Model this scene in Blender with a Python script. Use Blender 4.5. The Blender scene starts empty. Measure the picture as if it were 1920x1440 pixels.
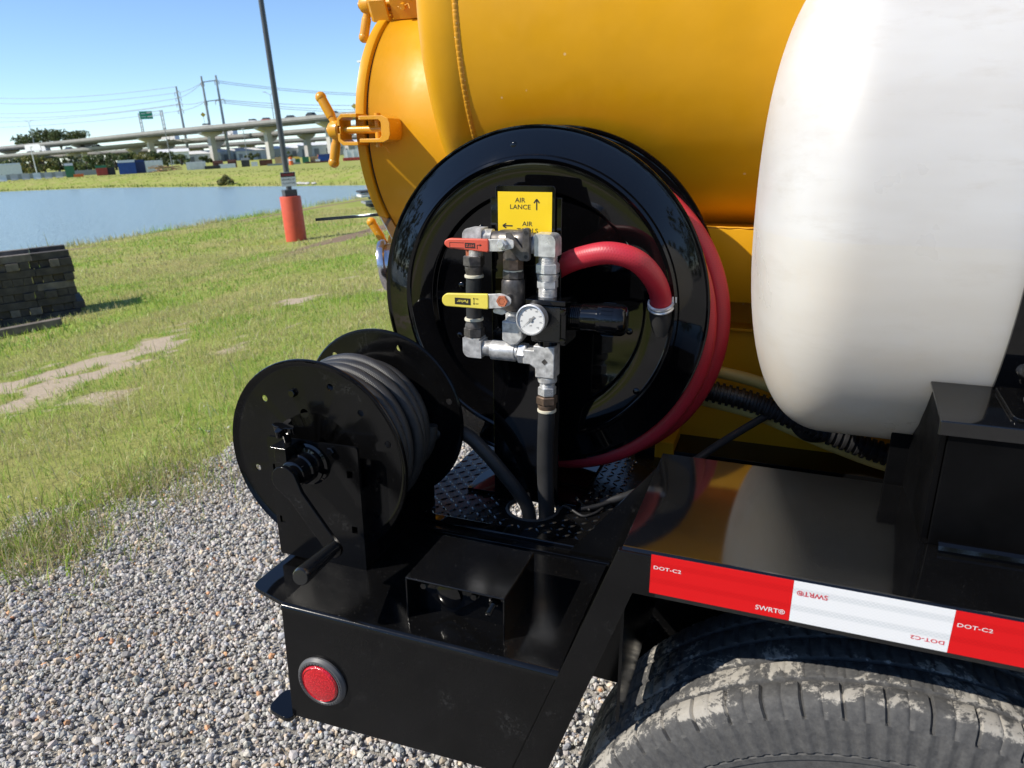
import bpy, math, random
import numpy as np
from mathutils import Matrix, Vector

R = math.radians
rng = np.random.default_rng(11)
random.seed(5)
scene = bpy.context.scene
col = scene.collection

# ------------------------------------------------------------------ frames
# the trailer stands nose down on sloping gravel: its own axes (X forward, Y across, Z up)
# are tilted a little against the vertical of the place
TR = np.array([[0.99911174, 0.0, 0.04213937],
               [-0.00102611, 0.99970349, 0.02432868],
               [-0.04212687, -0.02435031, 0.99881549]])
CAM_R = np.array([[0.93640685, 0.10459864, -0.33496468],
                  [0.35086622, -0.29519545, 0.88868023],
                  [-0.00592531, -0.94969404, -0.31312317]])
EYE = 1.465
M_TRUCK = Matrix([[*TR[0], 0], [*TR[1], 0], [*TR[2], EYE], [0, 0, 0, 1]])
M_WORLD = Matrix.Identity(4)

# ------------------------------------------------------------------ camera
cam_d = bpy.data.cameras.new('camera')
cam = bpy.data.objects.new('camera', cam_d); col.objects.link(cam)
Wc = TR @ CAM_R
cam.matrix_world = Matrix([[Wc[0, 0], -Wc[0, 1], -Wc[0, 2], 0],
                           [Wc[1, 0], -Wc[1, 1], -Wc[1, 2], 0],
                           [Wc[2, 0], -Wc[2, 1], -Wc[2, 2], EYE],
                           [0, 0, 0, 1]])
cam_d.sensor_width = 36.0
cam_d.lens = 1345 / 1920 * 36
cam_d.clip_start = 0.05
cam_d.clip_end = 6000
cam_d.dof.use_dof = True
cam_d.dof.focus_distance = 1.2
cam_d.dof.aperture_fstop = 10.0
scene.camera = cam

# ------------------------------------------------------------------ sky and sun
SUN_EL = R(43.0)
SUN_AZ = R(-129.0)            # clockwise from +Y: behind the camera's left shoulder
world = bpy.data.worlds.new('World'); scene.world = world
world.use_nodes = True
wn = world.node_tree
bg = wn.nodes['Background']
sky = wn.nodes.new('ShaderNodeTexSky')
sky.sky_type = 'NISHITA'; sky.sun_disc = False
sky.sun_elevation = SUN_EL; sky.sun_rotation = SUN_AZ
sky.altitude = 1800; sky.air_density = 1.0; sky.dust_density = 0.0; sky.ozone_density = 5.0
wn.links.new(sky.outputs[0], bg.inputs[0])
bg.inputs[1].default_value = 0.145
sun_d = bpy.data.lights.new('sun', 'SUN')
sun_d.energy = 4.75; sun_d.angle = R(0.53); sun_d.color = (1.0, 0.935, 0.83)
sun = bpy.data.objects.new('sun', sun_d); col.objects.link(sun)
sdir = Vector((math.sin(SUN_AZ) * math.cos(SUN_EL), math.cos(SUN_AZ) * math.cos(SUN_EL), math.sin(SUN_EL)))
sun.rotation_euler = sdir.to_track_quat('Z', 'Y').to_euler()
sun.location = (-6, -6, 12)
vs = scene.view_settings
vs.view_transform = 'Standard'; vs.look = 'None'; vs.exposure = 0.36; vs.gamma = 1.0
vs.use_curve_mapping = False
scene.render.engine = 'CYCLES'

# ------------------------------------------------------------------ mesh builder
def V(*a): return np.array(a, float)
def nrm(v):
    v = np.asarray(v, float); return v / np.linalg.norm(v)
def perp(d):
    d = nrm(d); a = V(0, 0, 1) if abs(d[2]) < .9 else V(1, 0, 0)
    u = nrm(np.cross(a, d)); return u, np.cross(d, u)

class MB:
    def __init__(s): s.v = []; s.f = []; s.uv = {}
    def add(s, vs, fs, uvs=None):
        o = len(s.v); s.v += [tuple(map(float, p)) for p in vs]
        for i, f in enumerate(fs):
            if uvs is not None: s.uv[len(s.f)] = uvs[i]
            s.f.append(tuple(o + k for k in f))
        return s
    def obox(s, c, ax, ay, az):
        c, ax, ay, az = (np.asarray(q, float) for q in (c, ax, ay, az))
        vs = [c + i * ax + j * ay + k * az for k in (-1, 1) for j in (-1, 1) for i in (-1, 1)]
        fs = [(0, 2, 3, 1), (4, 5, 7, 6), (0, 1, 5, 4), (2, 6, 7, 3), (0, 4, 6, 2), (1, 3, 7, 5)]
        if np.dot(np.cross(ax, ay), az) < 0: fs = [f[::-1] for f in fs]
        return s.add(vs, fs)
    def box(s, x0, x1, y0, y1, z0, z1):
        return s.obox(((x0 + x1) / 2, (y0 + y1) / 2, (z0 + z1) / 2), ((x1 - x0) / 2, 0, 0), (0, (y1 - y0) / 2, 0), (0, 0, (z1 - z0) / 2))
    def bar(s, a, b, w, h, up=(0, 0, 1)):
        a, b = np.asarray(a, float), np.asarray(b, float); d = b - a; L = np.linalg.norm(d); d /= L
        u = np.cross(np.asarray(up, float), d)
        if np.linalg.norm(u) < 1e-6: u = perp(d)[0]
        u = nrm(u); q = np.cross(d, u)
        return s.obox((a + b) / 2, d * L / 2, u * w / 2, q * h / 2)
    def prism(s, poly, o, u, v, w, d0, d1):
        """polygon in the (u,v) plane at o pushed along w from d0 to d1"""
        o, u, v, w = (np.asarray(q, float) for q in (o, u, v, w)); n = len(poly)
        a = sum(poly[i][0] * poly[(i + 1) % n][1] - poly[(i + 1) % n][0] * poly[i][1] for i in range(n))
        if (a < 0) != (np.dot(np.cross(u, v), w) < 0): poly = poly[::-1]
        if d1 < d0: d0, d1 = d1, d0
        vs = [o + p[0] * u + p[1] * v + w * d0 for p in poly] + [o + p[0] * u + p[1] * v + w * d1 for p in poly]
        fs = [tuple(range(n))[::-1], tuple(range(n, 2 * n))] + [(i, (i + 1) % n, n + (i + 1) % n, n + i) for i in range(n)]
        return s.add(vs, fs)
    def lathe(s, prof, o, axis, n=48, up=None, a0=0, a1=2 * math.pi):
        """prof: (radius, height along axis)"""
        o = np.asarray(o, float); d = nrm(axis); u, w = perp(d)
        if up is not None:
            u = np.asarray(up, float); u = nrm(u - d * np.dot(u, d)); w = np.cross(d, u)
        full = abs(a1 - a0 - 2 * math.pi) < 1e-6
        m = n if full else n + 1
        vs = []; rows = []
        for r, h in prof:
            if r < 1e-7:
                rows.append([len(vs)]); vs.append(o + d * h)
            else:
                rows.append(list(range(len(vs), len(vs) + m)))
                for k in range(m):
                    t = a0 + (a1 - a0) * k / n
                    vs.append(o + d * h + r * (math.cos(t) * u + math.sin(t) * w))
        fs = []
        for A, B in zip(rows[:-1], rows[1:]):
            for k in range(n):
                k2 = (k + 1) % m
                if len(A) == 1 and len(B) == 1: continue
                if len(A) == 1: fs.append((A[0], B[k2], B[k])[::1])
                elif len(B) == 1: fs.append((A[k], A[k2], B[0]))
                else: fs.append((A[k], A[k2], B[k2], B[k]))
        return s.add(vs, fs)
    def cyl(s, a, b, r, n=20, r2=None):
        a, b = np.asarray(a, float), np.asarray(b, float); L = np.linalg.norm(b - a); r2 = r if r2 is None else r2
        return s.lathe([(0, 0), (r, 0), (r2, L), (0, L)], a, b - a, n)
    def hexa(s, a, b, r, ch=.12, rot=0, n=6):
        """hexagonal nut body between a and b with chamfered ends"""
        a, b = np.asarray(a, float), np.asarray(b, float); L = np.linalg.norm(b - a); d = (b - a) / L
        u, w = perp(d); c = r * ch
        u2 = math.cos(rot) * u + math.sin(rot) * w
        return s.lathe([(0, 0), (r - c, 0), (r, c * .8), (r, L - c * .8), (r - c, L), (0, L)], a, d, n, up=u2)
    def thread(s, a, b, r, pitch=.0022, n=20, dr=.0011):
        a, b = np.asarray(a, float), np.asarray(b, float); L = np.linalg.norm(b - a); k = max(2, int(L / pitch))
        prof = [(0, 0)]
        for i in range(k):
            prof += [(r - dr, L * (i + .02) / k), (r, L * (i + .35) / k), (r, L * (i + .65) / k), (r - dr, L * (i + .98) / k)]
        prof.append((0, L))
        return s.lathe(prof, a, b - a, n)
    def tube(s, pts, r, n=12, caps=True, closed=False, uvscale=1.0, twist=0):
        P = np.asarray(pts, float); m = len(P); rr = np.full(m, r) if np.isscalar(r) else np.asarray(r)
        T = np.gradient(P, axis=0) if not closed else np.roll(P, -1, 0) - np.roll(P, 1, 0)
        T /= np.linalg.norm(T, axis=1)[:, None] + 1e-12
        u, _ = perp(T[0]); U = [u]
        for i in range(1, m):
            u = U[-1] - T[i] * np.dot(U[-1], T[i]); U.append(nrm(u))
        U = np.array(U); W_ = np.cross(T, U)
        L = np.concatenate([[0], np.cumsum(np.linalg.norm(np.diff(P, axis=0), axis=1))])
        ang = np.arange(n) / n * 2 * math.pi
        vs = (P[:, None] + rr[:, None, None] * (np.cos(ang)[None, :, None] * U[:, None] + np.sin(ang)[None, :, None] * W_[:, None])).reshape(-1, 3)
        fs = []; uvs = []
        for i in range(m - 1 + (1 if closed else 0)):
            j = (i + 1) % m
            for k in range(n):
                k2 = (k + 1) % n
                fs.append((i * n + k, i * n + k2, j * n + k2, j * n + k))
                l0 = L[i] * uvscale; l1 = (L[i + 1] if i + 1 < m else L[-1]) * uvscale
                uvs.append(((k / n, l0), ((k + 1) / n, l0), ((k + 1) / n, l1), (k / n, l1)))
        if caps and not closed:
            fs.append(tuple(range(n))[::-1]); uvs.append(((0, 0),) * n)
            fs.append(tuple(range((m - 1) * n, m * n))); uvs.append(((0, 0),) * n)
        return s.add(vs, fs, uvs)
    def ball(s, c, r, n=16, sc=(1, 1, 1)):
        prof = [(max(0, r * math.sin(math.pi * i / (n // 2))), -r * math.cos(math.pi * i / (n // 2))) for i in range(n // 2 + 1)]
        prof[0] = (0, -r); prof[-1] = (0, r)
        o = len(s.v); s.lathe(prof, (0, 0, 0), (0, 0, 1), n)
        for i in range(o, len(s.v)):
            p = s.v[i]; s.v[i] = (p[0] * sc[0] + c[0], p[1] * sc[1] + c[1], p[2] * sc[2] + c[2])
        return s
    def text(s, body, cap, o, ux, uy, align='CENTER', ext=.0003, space=1.0, sx=1.0):
        cu = bpy.data.curves.new('t', 'FONT'); cu.body = body; cu.size = 1; cu.align_x = align; cu.resolution_u = 3; cu.offset = .010
        cu.space_character = space
        ob = bpy.data.objects.new('t', cu); col.objects.link(ob)
        dg = bpy.context.evaluated_depsgraph_get()
        me = bpy.data.meshes.new_from_object(ob.evaluated_get(dg))
        k = cap / .69
        o, ux, uy = (np.asarray(q, float) for q in (o, ux, uy)); nn = np.cross(ux, uy)
        vs = [o + v.co.x * k * sx * ux + v.co.y * k * uy + ext * nn for v in me.vertices]
        s.add(vs, [tuple(p.vertices) for p in me.polygons])
        bpy.data.objects.remove(ob); bpy.data.curves.remove(cu); bpy.data.meshes.remove(me)
        return s
    def arc(s, *a): return s

# ------------------------------------------------------------------ linking
BASE = {}
FRAME = {}
def mesh_of(name, mb, base, smooth=35):
    me = bpy.data.meshes.new(name)
    b = np.asarray(base, float)
    me.from_pydata([(p[0] - b[0], p[1] - b[1], p[2] - b[2]) for p in mb.v], [], mb.f)
    if mb.uv:
        uvl = me.uv_layers.new(name='UVMap')
        arr = np.zeros((len(me.loops), 2), np.float32)
        for p in me.polygons:
            u = mb.uv.get(p.index)
            if u: arr[p.loop_start:p.loop_start + len(u)] = u
        uvl.data.foreach_set('uv', arr.ravel())
    if not smooth: me.polygons.foreach_set('use_smooth', [False] * len(me.polygons))
    if smooth:
        me.polygons.foreach_set('use_smooth', [True] * len(me.polygons))
        me.set_sharp_from_angle(angle=R(smooth))
    me.update()
    return me
def setmat(o, m):
    o.data.materials.append(m)
def bevel(o, w, seg=2):
    md = o.modifiers.new('edge', 'BEVEL'); md.width = w; md.segments = seg; md.limit_method = 'ANGLE'; md.angle_limit = R(40); md.harden_normals = True
    return o
def tag(o, label=None, cat=None, group=None, kind=None):
    if label: o['label'] = label
    if cat: o['category'] = cat
    if group: o['group'] = group
    if kind: o['kind'] = kind
    return o
def thing(name, label, cat, base, group=None, frame='truck'):
    o = bpy.data.objects.new(name, None); col.objects.link(o)
    o.empty_display_size = .1
    o.matrix_world = (M_TRUCK if frame == 'truck' else M_WORLD) @ Matrix.Translation(Vector(base))
    BASE[o] = np.asarray(base, float)
    return tag(o, label, cat, group)
def part(name, mb, m, parent, bev=0, smooth=35, label=None, seg=2):
    o = bpy.data.objects.new(name, mesh_of(name, mb, BASE[parent], smooth)); col.objects.link(o)
    o.parent = parent; BASE[o] = BASE[parent]
    setmat(o, m)
    if bev: bevel(o, bev, seg)
    if label: o['label'] = label
    return o
def solo(name, mb, m, label, cat, base, group=None, frame='truck', bev=0, smooth=35, kind=None):
    o = bpy.data.objects.new(name, mesh_of(name, mb, base, smooth)); col.objects.link(o)
    o.matrix_world = (M_TRUCK if frame == 'truck' else M_WORLD) @ Matrix.Translation(Vector(base))
    BASE[o] = np.asarray(base, float)
    setmat(o, m)
    if bev: bevel(o, bev)
    return tag(o, label, cat, group, kind)
def copy_tree(o, parent=None):
    c = o.copy(); col.objects.link(c)
    if parent: c.parent = parent
    for ch in list(o.children): copy_tree(ch, c)
    return c
def cut(o, cutters):
    """holes drilled for good (the drill bits are thrown away)"""
    obs = []
    for mb in cutters:
        c = bpy.data.objects.new('drill', mesh_of('drill', mb, BASE[o], 0)); col.objects.link(c)
        c.parent = o.parent; obs.append(c)
        md = o.modifiers.new('b', 'BOOLEAN'); md.object = c; md.operation = 'DIFFERENCE'; md.solver = 'EXACT'
    bpy.context.view_layer.update()
    dg = bpy.context.evaluated_depsgraph_get()
    me = bpy.data.meshes.new_from_object(o.evaluated_get(dg))
    o.modifiers.clear(); old = o.data; o.data = me; me.name = old.name
    me.polygons.foreach_set('use_smooth', [True] * len(me.polygons)); me.set_sharp_from_angle(angle=R(35))
    for c in obs:
        m = c.data; bpy.data.objects.remove(c); bpy.data.meshes.remove(m)
    bpy.data.meshes.remove(old)
    return o

# ------------------------------------------------------------------ materials
def new_mat(name):
    m = bpy.data.materials.new(name); m.use_nodes = True
    nt = m.node_tree; b = nt.nodes['Principled BSDF']
    return m, nt, b
def nd(nt, t, **kw):
    n = nt.nodes.new(t)
    for k, v in kw.items():
        if k.startswith('i_'):
            key = k[2:]; key = int(key) if key.isdigit() else key.replace('_', ' ')
            n.inputs[key].default_value = v
        else: setattr(n, k, v)
    return n
def coords(nt, kind='Object', scale=(1, 1, 1)):
    tc = nd(nt, 'ShaderNodeTexCoord'); mp = nd(nt, 'ShaderNodeMapping'); mp.inputs['Scale'].default_value = scale
    nt.links.new(tc.outputs[kind], mp.inputs[0]); return mp.outputs[0]
def noise(nt, co, sc, det=4, rough=.55, dist=0):
    n = nd(nt, 'ShaderNodeTexNoise'); n.inputs['Scale'].default_value = sc; n.inputs['Detail'].default_value = det
    n.inputs['Roughness'].default_value = rough; n.inputs['Distortion'].default_value = dist
    nt.links.new(co, n.inputs['Vector']); return n.outputs['Fac']
def ramp(nt, fac, stops):
    r = nd(nt, 'ShaderNodeValToRGB'); e = r.color_ramp.elements
    while len(e) < len(stops): e.new(.5)
    for i, (p, c) in enumerate(stops):
        e[i].position = p; e[i].color = (*c, 1) if len(c) == 3 else c
    nt.links.new(fac, r.inputs[0]); return r.outputs[0]
def g(v): return (v, v, v)
def mixc(nt, fac, a, b):
    m = nd(nt, 'ShaderNodeMix'); m.data_type = 'RGBA'
    if isinstance(fac, float): m.inputs[0].default_value = fac
    else: nt.links.new(fac, m.inputs[0])
    for idx, c in ((6, a), (7, b)):
        if isinstance(c, tuple): m.inputs[idx].default_value = (*c, 1)
        else: nt.links.new(c, m.inputs[idx])
    return m.outputs[2]
def math_(nt, op, a, b=None):
    m = nd(nt, 'ShaderNodeMath'); m.operation = op
    for i, q in enumerate((a, b)):
        if q is None: continue
        if isinstance(q, (int, float)): m.inputs[i].default_value = q
        else: nt.links.new(q, m.inputs[i])
    return m.outputs[0]
def bump(nt, b, h, strength=.3, dist=.001):
    n = nd(nt, 'ShaderNodeBump'); n.inputs['Strength'].default_value = strength; n.inputs['Distance'].default_value = dist
    nt.links.new(h, n.inputs['Height']); nt.links.new(n.outputs[0], b.inputs['Normal']); return n
def L(nt, a, b): nt.links.new(a, b)

def paint(name, c, rough=.3, var=.15, coat=0, bscale=60, bstr=.1, bdist=.001, spots=None, metal=0, dust=0.0, spec=.5, cs=9, scuff=0):
    m, nt, b = new_mat(name); co = coords(nt)
    n1 = noise(nt, co, cs, 5); n2 = noise(nt, co, bscale, 3)
    lo = tuple(x * (1 - var) for x in c); hi = tuple(min(1, x * (1 + var)) for x in c)
    cc = ramp(nt, n1, [(.3, lo), (.7, hi)])
    if dust:
        dn = ramp(nt, noise(nt, co, 5, 6, .7), [(.5, g(0)), (.8, g(dust))])
        cc = mixc(nt, dn, cc, (.22, .2, .17))
    if spots:
        v = nd(nt, 'ShaderNodeTexVoronoi'); v.inputs['Scale'].default_value = spots[0]; L(nt, co, v.inputs['Vector'])
        sp = ramp(nt, v.outputs['Distance'], [(spots[1], g(1)), (spots[1] * 1.7, g(0))])
        pick = ramp(nt, noise(nt, co, spots[0] * .31, 2), [(.56, g(0)), (.62, g(1))])
        f = math_(nt, 'MULTIPLY', sp, pick)
        cc = mixc(nt, f, cc, spots[2])
    if scuff:
        sf = math_(nt, 'MULTIPLY', ramp(nt, noise(nt, co, 11, 3), [(.60, g(0)), (.70, g(1))]), ramp(nt, noise(nt, co, 150, 7, .8), [(.5, g(0)), (.66, g(1))]))
        cc = mixc(nt, sf, cc, g(scuff))
    L(nt, cc, b.inputs['Base Color'])
    rr = ramp(nt, noise(nt, co, 14, 6, .65), [(.3, g(rough * .7)), (.75, g(min(1, rough * 1.5)))])
    L(nt, rr, b.inputs['Roughness'])
    b.inputs['Metallic'].default_value = metal; b.inputs['Specular IOR Level'].default_value = spec
    b.inputs['Coat Weight'].default_value = coat; b.inputs['Coat Roughness'].default_value = .06
    bump(nt, b, n2, bstr, bdist)
    return m

M = {}
M['black_gloss'] = paint('black_gloss', (.0022, .0022, .0026), .045, .3, 0, 90, .035, .0006, spots=(420, .07, (.06, .058, .055)))
M['black_deck'] = paint('black_deck', (.0032, .0032, .0034), .05, .3, .7, 700, .05, .0004, spots=(640, .085, (.11, .105, .10)))
M['black_satin'] = paint('black_satin', (.0034, .0034, .0036), .13, .4, 0, 300, .08, .0005, spots=(300, .08, (.06, .06, .06)), spec=.3, scuff=.03)
M['black_box'] = paint('black_box', (.0034, .0034, .0036), .13, .3, 0, 500, .08, .0004, spots=(420, .075, (.22, .21, .20)), spec=.42)
M['black_plate'] = paint('black_plate', (.0028, .0028, .003), .4, .5, 0, 200, .1, .0005, spec=.06)
M['black_tread'] = paint('black_tread', (.004, .004, .0042), .26, .4, 0, 300, .1, .0005, spec=.3)
M['grommet'] = paint('grommet', (.075, .075, .077), .4, .2, 0, 200, .1, .0005)
M['yellow'] = paint('yellow', (.67, .330, .006), .40, .05, .0, 16, .14, .005, spots=(26, .05, (.75, .5, .2)), spec=.32)
M['yellow_worn'] = paint('yellow_worn', (.65, .30, .012), .33, .08, .2, 130, .25, .001, spots=(120, .12, (.8, .6, .3)))
M['zinc'] = paint('zinc', (.58, .575, .56), .38, .38, 0, 180, .12, .0006, metal=.45, cs=85)
M['zinc_bright'] = paint('zinc_bright', (.68, .68, .67), .30, .30, 0, 180, .1, .0005, metal=.55, cs=85)
M['phosphate'] = paint('phosphate', (.11, .10, .092), .42, .45, 0, 150, .2, .0006, metal=.55, cs=85)
M['brown_steel'] = paint('brown_steel', (.2, .14, .1), .42, .4, 0, 150, .2, .0006, metal=.6, cs=85)
M['rust_nut'] = paint('rust_nut', (.42, .13, .06), .5, .35, 0, 200, .2, .0006, metal=.3)
M['aluminium'] = paint('aluminium', (.66, .64, .66), .2, .15, 0, 120, .06, .0005, metal=.95)
M['red_grip'] = paint('red_grip', (.62, .095, .055), .45, .18, 0, 300, .2, .0005, spots=(150, .12, (.25, .04, .03)))
M['yellow_grip'] = paint('yellow_grip', (.72, .60, .085), .45, .14, 0, 300, .2, .0005, spots=(170, .12, (.3, .25, .08)))
M['cream_ring'] = paint('cream_ring', (.66, .62, .48), .5, .12)
M['rubber'] = paint('rubber', (.022, .022, .023), .55, .35, 0, 240, .3, .0006, dust=.08)
M['rubber_loom'] = paint('rubber_loom', (.012, .012, .013), .5, .3)
M['plastic_black'] = paint('plastic_black', (.012, .012, .012), .22, .3, .3)
M['yellow_hose'] = paint('yellow_hose', (.62, .47, .14), .5, .15, 0, 160, .2, .0008, dust=.2)
M['print_black'] = paint('print_black', (.016, .014, .012), .5, .1)
M['print_red'] = paint('print_red', (.62, .02, .04), .4, .1)
M['print_white'] = paint('print_white', (.72, .66, .66), .4, .1)
M['sign_yellow'] = paint('sign_yellow', (.83, .57, .012), .35, .04)
M['dial_white'] = paint('dial_white', (.62, .62, .6), .5, .05)
M['dial_grey'] = paint('dial_grey', (.12, .12, .12), .5, .05)
M['needle'] = paint('needle', (.25, .25, .24), .5, .05)

def hose_mat(name, c, c2, rough, kv, ku, bstr, dust=.0):
    m, nt, b = new_mat(name)
    tc = nd(nt, 'ShaderNodeTexCoord'); sp = nd(nt, 'ShaderNodeSeparateXYZ'); L(nt, tc.outputs['UV'], sp.inputs[0])
    u = math_(nt, 'MULTIPLY', sp.outputs[0], 2 * math.pi * ku); v = math_(nt, 'MULTIPLY', sp.outputs[1], 2 * math.pi * kv)
    a = math_(nt, 'SINE', math_(nt, 'ADD', u, v)); c_ = math_(nt, 'SINE', math_(nt, 'SUBTRACT', u, v))
    h = math_(nt, 'MAXIMUM', a, c_)
    h01 = math_(nt, 'MULTIPLY_ADD', h, .5)
    h01.node.inputs[2].default_value = .5
    co = coords(nt)
    nz = noise(nt, co, 30, 5, .65)
    base = mixc(nt, ramp(nt, nz, [(.35, g(0)), (.7, g(1))]), c, c2)
    dk = ramp(nt, h01, [(.0, g(.86)), (1, g(1.0))])
    mm = nd(nt, 'ShaderNodeMix'); mm.data_type = 'RGBA'; mm.blend_type = 'MULTIPLY'; mm.inputs[0].default_value = 1
    L(nt, base, mm.inputs[6]); L(nt, dk, mm.inputs[7])
    L(nt, mm.outputs[2], b.inputs['Base Color'])
    b.inputs['Roughness'].default_value = rough
    bump(nt, b, h01, bstr, .0012)
    return m
M['red_hose'] = hose_mat('red_hose', (.50, .022, .040), (.43, .026, .042), .45, 240, 11, .14)
M['braid_hose'] = hose_mat('braid_hose', (.020, .020, .020), (.045, .043, .040), .45, 330, 11, .35)

# translucent polyethylene
m, nt, b = new_mat('white_poly'); co = coords(nt)
sp = nd(nt, 'ShaderNodeSeparateXYZ'); tcw = nd(nt, 'ShaderNodeTexCoord'); L(nt, tcw.outputs['Object'], sp.inputs[0])
st = nd(nt, 'ShaderNodeMapping'); L(nt, tcw.outputs['Object'], st.inputs[0]); st.inputs['Scale'].default_value = (1.2, 1.2, 5)
streak = noise(nt, st.outputs[0], 2.2, 4, .6)
c1 = ramp(nt, streak, [(.35, (.55, .535, .51)), (.65, (.61, .605, .59))])
low = ramp(nt, math_(nt, 'MULTIPLY_ADD', sp.outputs[2], -3.2), [(.0, g(0)), (1.0, g(.75))])
low.node.inputs[0].links[0].from_node.inputs[2].default_value = -.05
pat = ramp(nt, noise(nt, co, 5.5, 6, .65), [(.42, g(0)), (.72, g(1))])
c2 = mixc(nt, math_(nt, 'MULTIPLY', low, pat), c1, (.56, .43, .29))
sm = ramp(nt, noise(nt, st.outputs[0], 6, 7, .75), [(.54, g(0)), (.72, g(.35))])
c2 = mixc(nt, sm, c2, (.42, .38, .33))
c2 = mixc(nt, math_(nt, 'MULTIPLY', low, .55), c2, (.60, .49, .36))
liquid = ramp(nt, sp.outputs[2], [(.0, g(0)), (.001, g(0))])
lq = math_(nt, 'LESS_THAN', sp.outputs[2], -.03)
c3 = mixc(nt, math_(nt, 'MULTIPLY', lq, .28), c2, (.60, .565, .48))
vv = nd(nt, 'ShaderNodeTexVoronoi'); vv.inputs['Scale'].default_value = 9; L(nt, co, vv.inputs['Vector'])
spk = math_(nt, 'LESS_THAN', vv.outputs['Distance'], .055)
spk2 = math_(nt, 'MULTIPLY', spk, ramp(nt, noise(nt, co, 4, 2), [(.52, g(0)), (.56, g(1))]))
c4 = mixc(nt, spk2, c3, (.22, .16, .11))
L(nt, c4, b.inputs['Base Color'])
b.inputs['Subsurface Weight'].default_value = .75; b.inputs['Subsurface Radius'].default_value = (1.0, .9, .75); b.inputs['Subsurface Scale'].default_value = .09
L(nt, ramp(nt, noise(nt, co, 8, 5), [(.3, g(.26)), (.75, g(.48))]), b.inputs['Roughness'])
bump(nt, b, noise(nt, co, 14, 5), .12, .004)
M['white_poly'] = m

def tape_mat(name, c, c2, k):
    m, nt, b = new_mat(name); tc = nd(nt, 'ShaderNodeTexCoord'); sp = nd(nt, 'ShaderNodeSeparateXYZ'); L(nt, tc.outputs['Object'], sp.inputs[0])
    x = math_(nt, 'MULTIPLY', sp.outputs[0], k); z = math_(nt, 'MULTIPLY', sp.outputs[2], k * 1.25)
    a = math_(nt, 'ABSOLUTE', math_(nt, 'SINE', math_(nt, 'ADD', x, z))); d = math_(nt, 'ABSOLUTE', math_(nt, 'SINE', math_(nt, 'SUBTRACT', x, z)))
    f = ramp(nt, math_(nt, 'MINIMUM', a, d), [(.06, g(0)), (.22, g(1))])
    row = ramp(nt, math_(nt, 'SINE', math_(nt, 'MULTIPLY', sp.outputs[2], 300)), [(.2, g(.35)), (.8, g(1))])
    L(nt, mixc(nt, math_(nt, 'MULTIPLY', f, row), c, c2), b.inputs['Base Color'])
    b.inputs['Roughness'].default_value = .4; b.inputs['Specular IOR Level'].default_value = .3
    return m
M['tape_red'] = tape_mat('tape_red', (.66, .006, .008), (.56, .003, .005), 640)
M['tape_white'] = tape_mat('tape_white', (.80, .80, .80), (.60, .62, .63), 640)

m, nt, b = new_mat('red_lens'); co = coords(nt)
v = nd(nt, 'ShaderNodeTexVoronoi'); v.inputs['Scale'].default_value = 420; L(nt, co, v.inputs['Vector'])
L(nt, mixc(nt, ramp(nt, v.outputs['Distance'], [(.1, g(0)), (.6, g(1))]), (.75, .018, .03), (.42, .004, .01)), b.inputs['Base Color'])
b.inputs['Roughness'].default_value = .18; b.inputs['Coat Weight'].default_value = .6
bump(nt, b, v.outputs['Distance'], .5, .001)
M['red_lens'] = m
m, nt, b = new_mat('gauge_glass')
b.inputs['Base Color'].default_value = (1, 1, 1, 1); b.inputs['Roughness'].default_value = .02; b.inputs['Transmission Weight'].default_value = 1; b.inputs['IOR'].default_value = 1.2
M['glass'] = m

# tyre with dried mud
m, nt, b = new_mat('tyre_rubber'); co = coords(nt)
at = nd(nt, 'ShaderNodeAttribute', attribute_name='mud')
n = noise(nt, co, 13, 9, .74, .6); n2 = noise(nt, co, 120, 6, .75)
f = math_(nt, 'ADD', math_(nt, 'MULTIPLY', n, 1.25), math_(nt, 'MULTIPLY', at.outputs['Fac'], .20))
f = math_(nt, 'ADD', f, math_(nt, 'MULTIPLY', n2, .28))
mud = ramp(nt, f, [(.95, g(0)), (1.02, g(.5)), (1.16, g(.9))])
rub = ramp(nt, n2, [(.3, (.040, .040, .041)), (.75, (.10, .098, .094))])
L(nt, mixc(nt, mud, rub, mixc(nt, n2, (.22, .205, .18), (.47, .44, .385))), b.inputs['Base Color'])
b.inputs['Roughness'].default_value = .8
bump(nt, b, n2, .5, .0015)
M['tyre'] = m
# =================================================================== THE TRAILER
X_, Y_, Z_ = V(1, 0, 0), V(0, 1, 0), V(0, 0, 1)
YF = .725                               # outer face of fender and rear box
trailer = thing('vacuum_trailer', 'black painted trailer chassis with red and white reflective tape along its fender', 'trailer', (0, 1.2, -1.4))

# rear side box -----------------------------------------------------
mb = MB().prism([(-.640, -.648), (-.2165, -.648), (-.2825, -.830), (-.644, -.842)], (0, 0, 0), X_, Z_, Y_, YF, YF + .008)
fp = part('box_side', mb, M['black_satin'], trailer, .0008)
prof_b = [(1.018, -.644), (1.018, -.638)] + [(YF + .007 - .0078 * math.sin(t), -.6458 + .0078 * math.cos(t)) for t in np.linspace(0, math.pi / 2, 8)] + [(YF - .0008, -.6479), (YF + .006, -.6479), (YF + .009, -.644)]
part('box_top', MB().prism(prof_b, (0, 0, 0), Y_, Z_, X_, -.6405, -.2135), M['black_box'], trailer, smooth=50)
mb = MB().box(-.640, -.632, YF + .009, 1.00, -.842, -.645)
part('box_end', mb, M['black_satin'], trailer, .001)
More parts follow.
